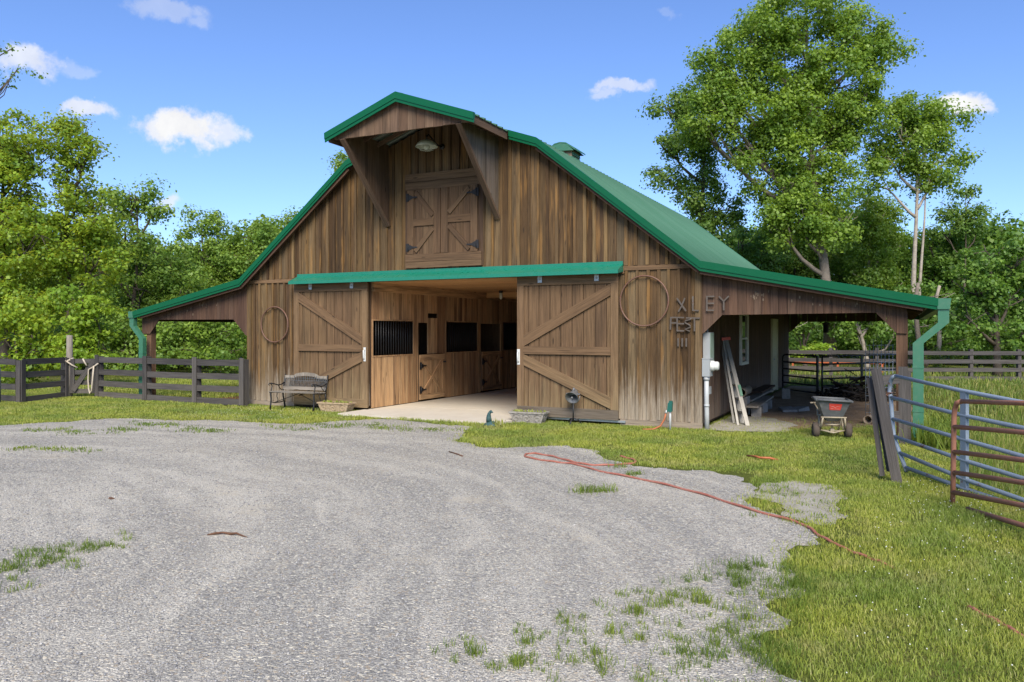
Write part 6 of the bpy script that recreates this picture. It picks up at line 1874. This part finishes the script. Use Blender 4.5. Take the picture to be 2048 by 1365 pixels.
meadow('meadow_grass', (.75, -4.6, 6.5, 2.5), 700, .28, .0085, 31, 'tall seeding grass behind the blue gate')
meadow('meadow_grass', (.35, 2.5, 12, 17), 150, .22, .02, 32, 'rough paddock grass right of the barn')
meadow('meadow_grass', (-6, 12.8, 14, 27), 70, .20, .035, 33, 'rough paddock grass behind the barn')
# weeds along the foot of the downspout and fence
def tufts(name, pts, nb, h, w, spread, seed, label, mat='tuft'):
    r = np.random.default_rng(seed)
    P = np.repeat(np.array(pts), nb, axis=0)
    k = r.normal(size=P.shape) * spread
    sc = np.repeat(r.uniform(.6, 1.3, len(pts)), nb)
    x, y = P[:, 0] + k[:, 0] * sc, P[:, 1] + k[:, 1] * sc
    o = put(name, blades(name, x, y, h * r.uniform(.4, 1.2, len(x)) * sc, np.full(len(x), w), M[mat], seed, 1.1, .004))
    return tag(o, label, 'grass', None, 'stuff')


tufts('weed_tufts', [(.42, -.5), (.5, -.1), (.65, .2), (.45, .6), (.8, .5), (.55, 1.2), (.7, -.8)], 130, .42, .022, .14, 41, 'leafy weeds beside the right downspout')
tufts('grass_tufts', [(-3.1, -6.12), (-3.0, -6.05), (-3.16, -6.2), (-2.9, -6.0), (-2.95, -4.85), (-3.0, -4.98), (-3.3, -4.45)], 55, .10, .007, .055, 42, 'grass tuft growing in the gravel near the hose')
r_ = np.random.default_rng(77)
tp_ = []
for k in range(330):
    u = r_.random(); v = r_.random()
    y = -10.7 + 2.6 * v; x = -.52 - (1.9 * u ** 1.5) * (.35 + .65 * (1 - v))
    tp_.append((x, y))
tufts('grass_tufts', tp_, 15, .060, .0042, .026, 43, 'sparse grass tufts growing in the gravel at the right foreground')
tufts('grass_tufts', tp_[::9], 30, .10, .005, .03, 47, 'taller grass clumps in the gravel at the right foreground')
lf = []
for c in ((-6.04, -10.74), (-6.06, -10.54), (-6.1, -10.2), (-6.0, -10.05), (-5.95, -9.95), (-5.6, -11.05), (-6.2, -10.4), (-5.9, -10.45), (-6.3, -10.9)):
    for k in range(9): lf.append((c[0] + r_.normal() * .12, c[1] + r_.normal() * .10))
tufts('grass_tufts', lf, 18, .06, .0048, .03, 44, 'grass tufts growing in the gravel at the left foreground')
md = []
for c in ((-11.38, -4.21), (-11.0, -4.1), (-13.64, -5.33), (-11.73, -6.9), (-11.05, -6.73), (-13.05, -4.03), (-12.6, -4.6), (-12.9, -5.4), (-12.3, -3.9), (-9.6, -2.7), (-9.2, -2.4), (-8.8, -2.2), (-8.2, -2.5), (-9.9, -3.2), (-7.6, -2.3)):
    for k in range(7): md.append((c[0] + r_.normal() * .28, c[1] + r_.normal() * .16))
tufts('grass_tufts', md, 26, .05, .012, .09, 45, 'grass patches growing in the gravel farther off at the left')
ss = [(x, y) for x, y in zip(r_.uniform(-1.5, -.4, 40), r_.uniform(-6.7, -4.4, 40))]
tufts('grass_tufts', ss, 18, .05, .008, .05, 46, 'thin grass on the bare gravel patch')

# white clover heads in the lawn
r = np.random.default_rng(51)
cx_, cy_ = [], []
for (bx, n) in (((-.3, -11, 2.2, -6), 200), ((-13.5, -3, -10.9, -.6), 260), ((0, -6, 2, -4), 120)):
    cx_.append(r.uniform(bx[0], bx[2], n)); cy_.append(r.uniform(bx[1], bx[3], n))
cx_, cy_ = np.concatenate(cx_), np.concatenate(cy_)
k = lawn_mask(cx_, cy_, r); cx_, cy_ = cx_[k], cy_[k]
o8 = np.array([(1, 0, 0), (0, 1, 0), (-1, 0, 0), (0, -1, 0), (0, 0, 1), (0, 0, -1)], dtype=float)
f8 = np.array([(0, 1, 4), (1, 2, 4), (2, 3, 4), (3, 0, 4), (1, 0, 5), (2, 1, 5), (3, 2, 5), (0, 3, 5)])
C = np.c_[cx_, cy_, r.uniform(.04, .075, len(cx_))]
V = (C[:, None] + o8[None] * .0052).reshape(-1, 3); F = (f8[None] + (np.arange(len(C)) * 6)[:, None, None]).reshape(-1, 3)
tag(put('clover_flowers', mesh_np('clover_flowers', V, F, M['clover'])), 'tiny white clover heads scattered in the lawn', 'flowers', None, 'stuff')

# loose crushed stones lying on the drive
def stones(name, n, box, smin, smax, seed, near=True):
    r = np.random.default_rng(seed); x0, y0, x1, y1 = box
    # as many per picture row near the lens as far from it, thinning out smoothly
    dep = 3.2 * (16 / 3.2) ** r.random(n); lat = (r.random(n) * 2 - 1) * (dep * .68 + .6)
    x = -dep * math.sin(YAW) + lat * math.cos(YAW); y = -14.35 + dep * math.cos(YAW) + lat * math.sin(YAW)
    k = in_poly(x, y, GRAVEL) & (dep > 2.5) & (np.abs(lat) < dep * .68 + .6)
    x, y = x[k], y[k]; n = len(x)
    s = (smin + (smax - smin) * r.random(n) ** 2.6) * (.7 + .05 * dep[k])
    vv = o8[None] * r.uniform(.6, 1.25, (n, 6, 1)) + r.normal(size=(n, 6, 3)) * .16
    vv *= np.stack([np.ones(n), r.uniform(.6, .95, n), r.uniform(.35, .65, n)], 1)[:, None]
    a = r.uniform(0, 6.28, n); ca, sa = np.cos(a)[:, None], np.sin(a)[:, None]
    X = vv[:, :, 0] * ca - vv[:, :, 1] * sa; Y = vv[:, :, 0] * sa + vv[:, :, 1] * ca
    V = np.stack([X * s[:, None] + x[:, None], Y * s[:, None] + y[:, None], vv[:, :, 2] * s[:, None] + .004 + .25 * s[:, None]], 2).reshape(-1, 3)
    F = (f8[None] + (np.arange(n) * 6)[:, None, None]).reshape(-1, 3)
    return tag(put(name, mesh_np(name, V, F, M['stone'])), 'loose crushed grey stones lying on the driveway', 'gravel', None, 'stuff')


stones('loose_gravel', 80000, (0, 0, 0, 0), .004, .014, 61)
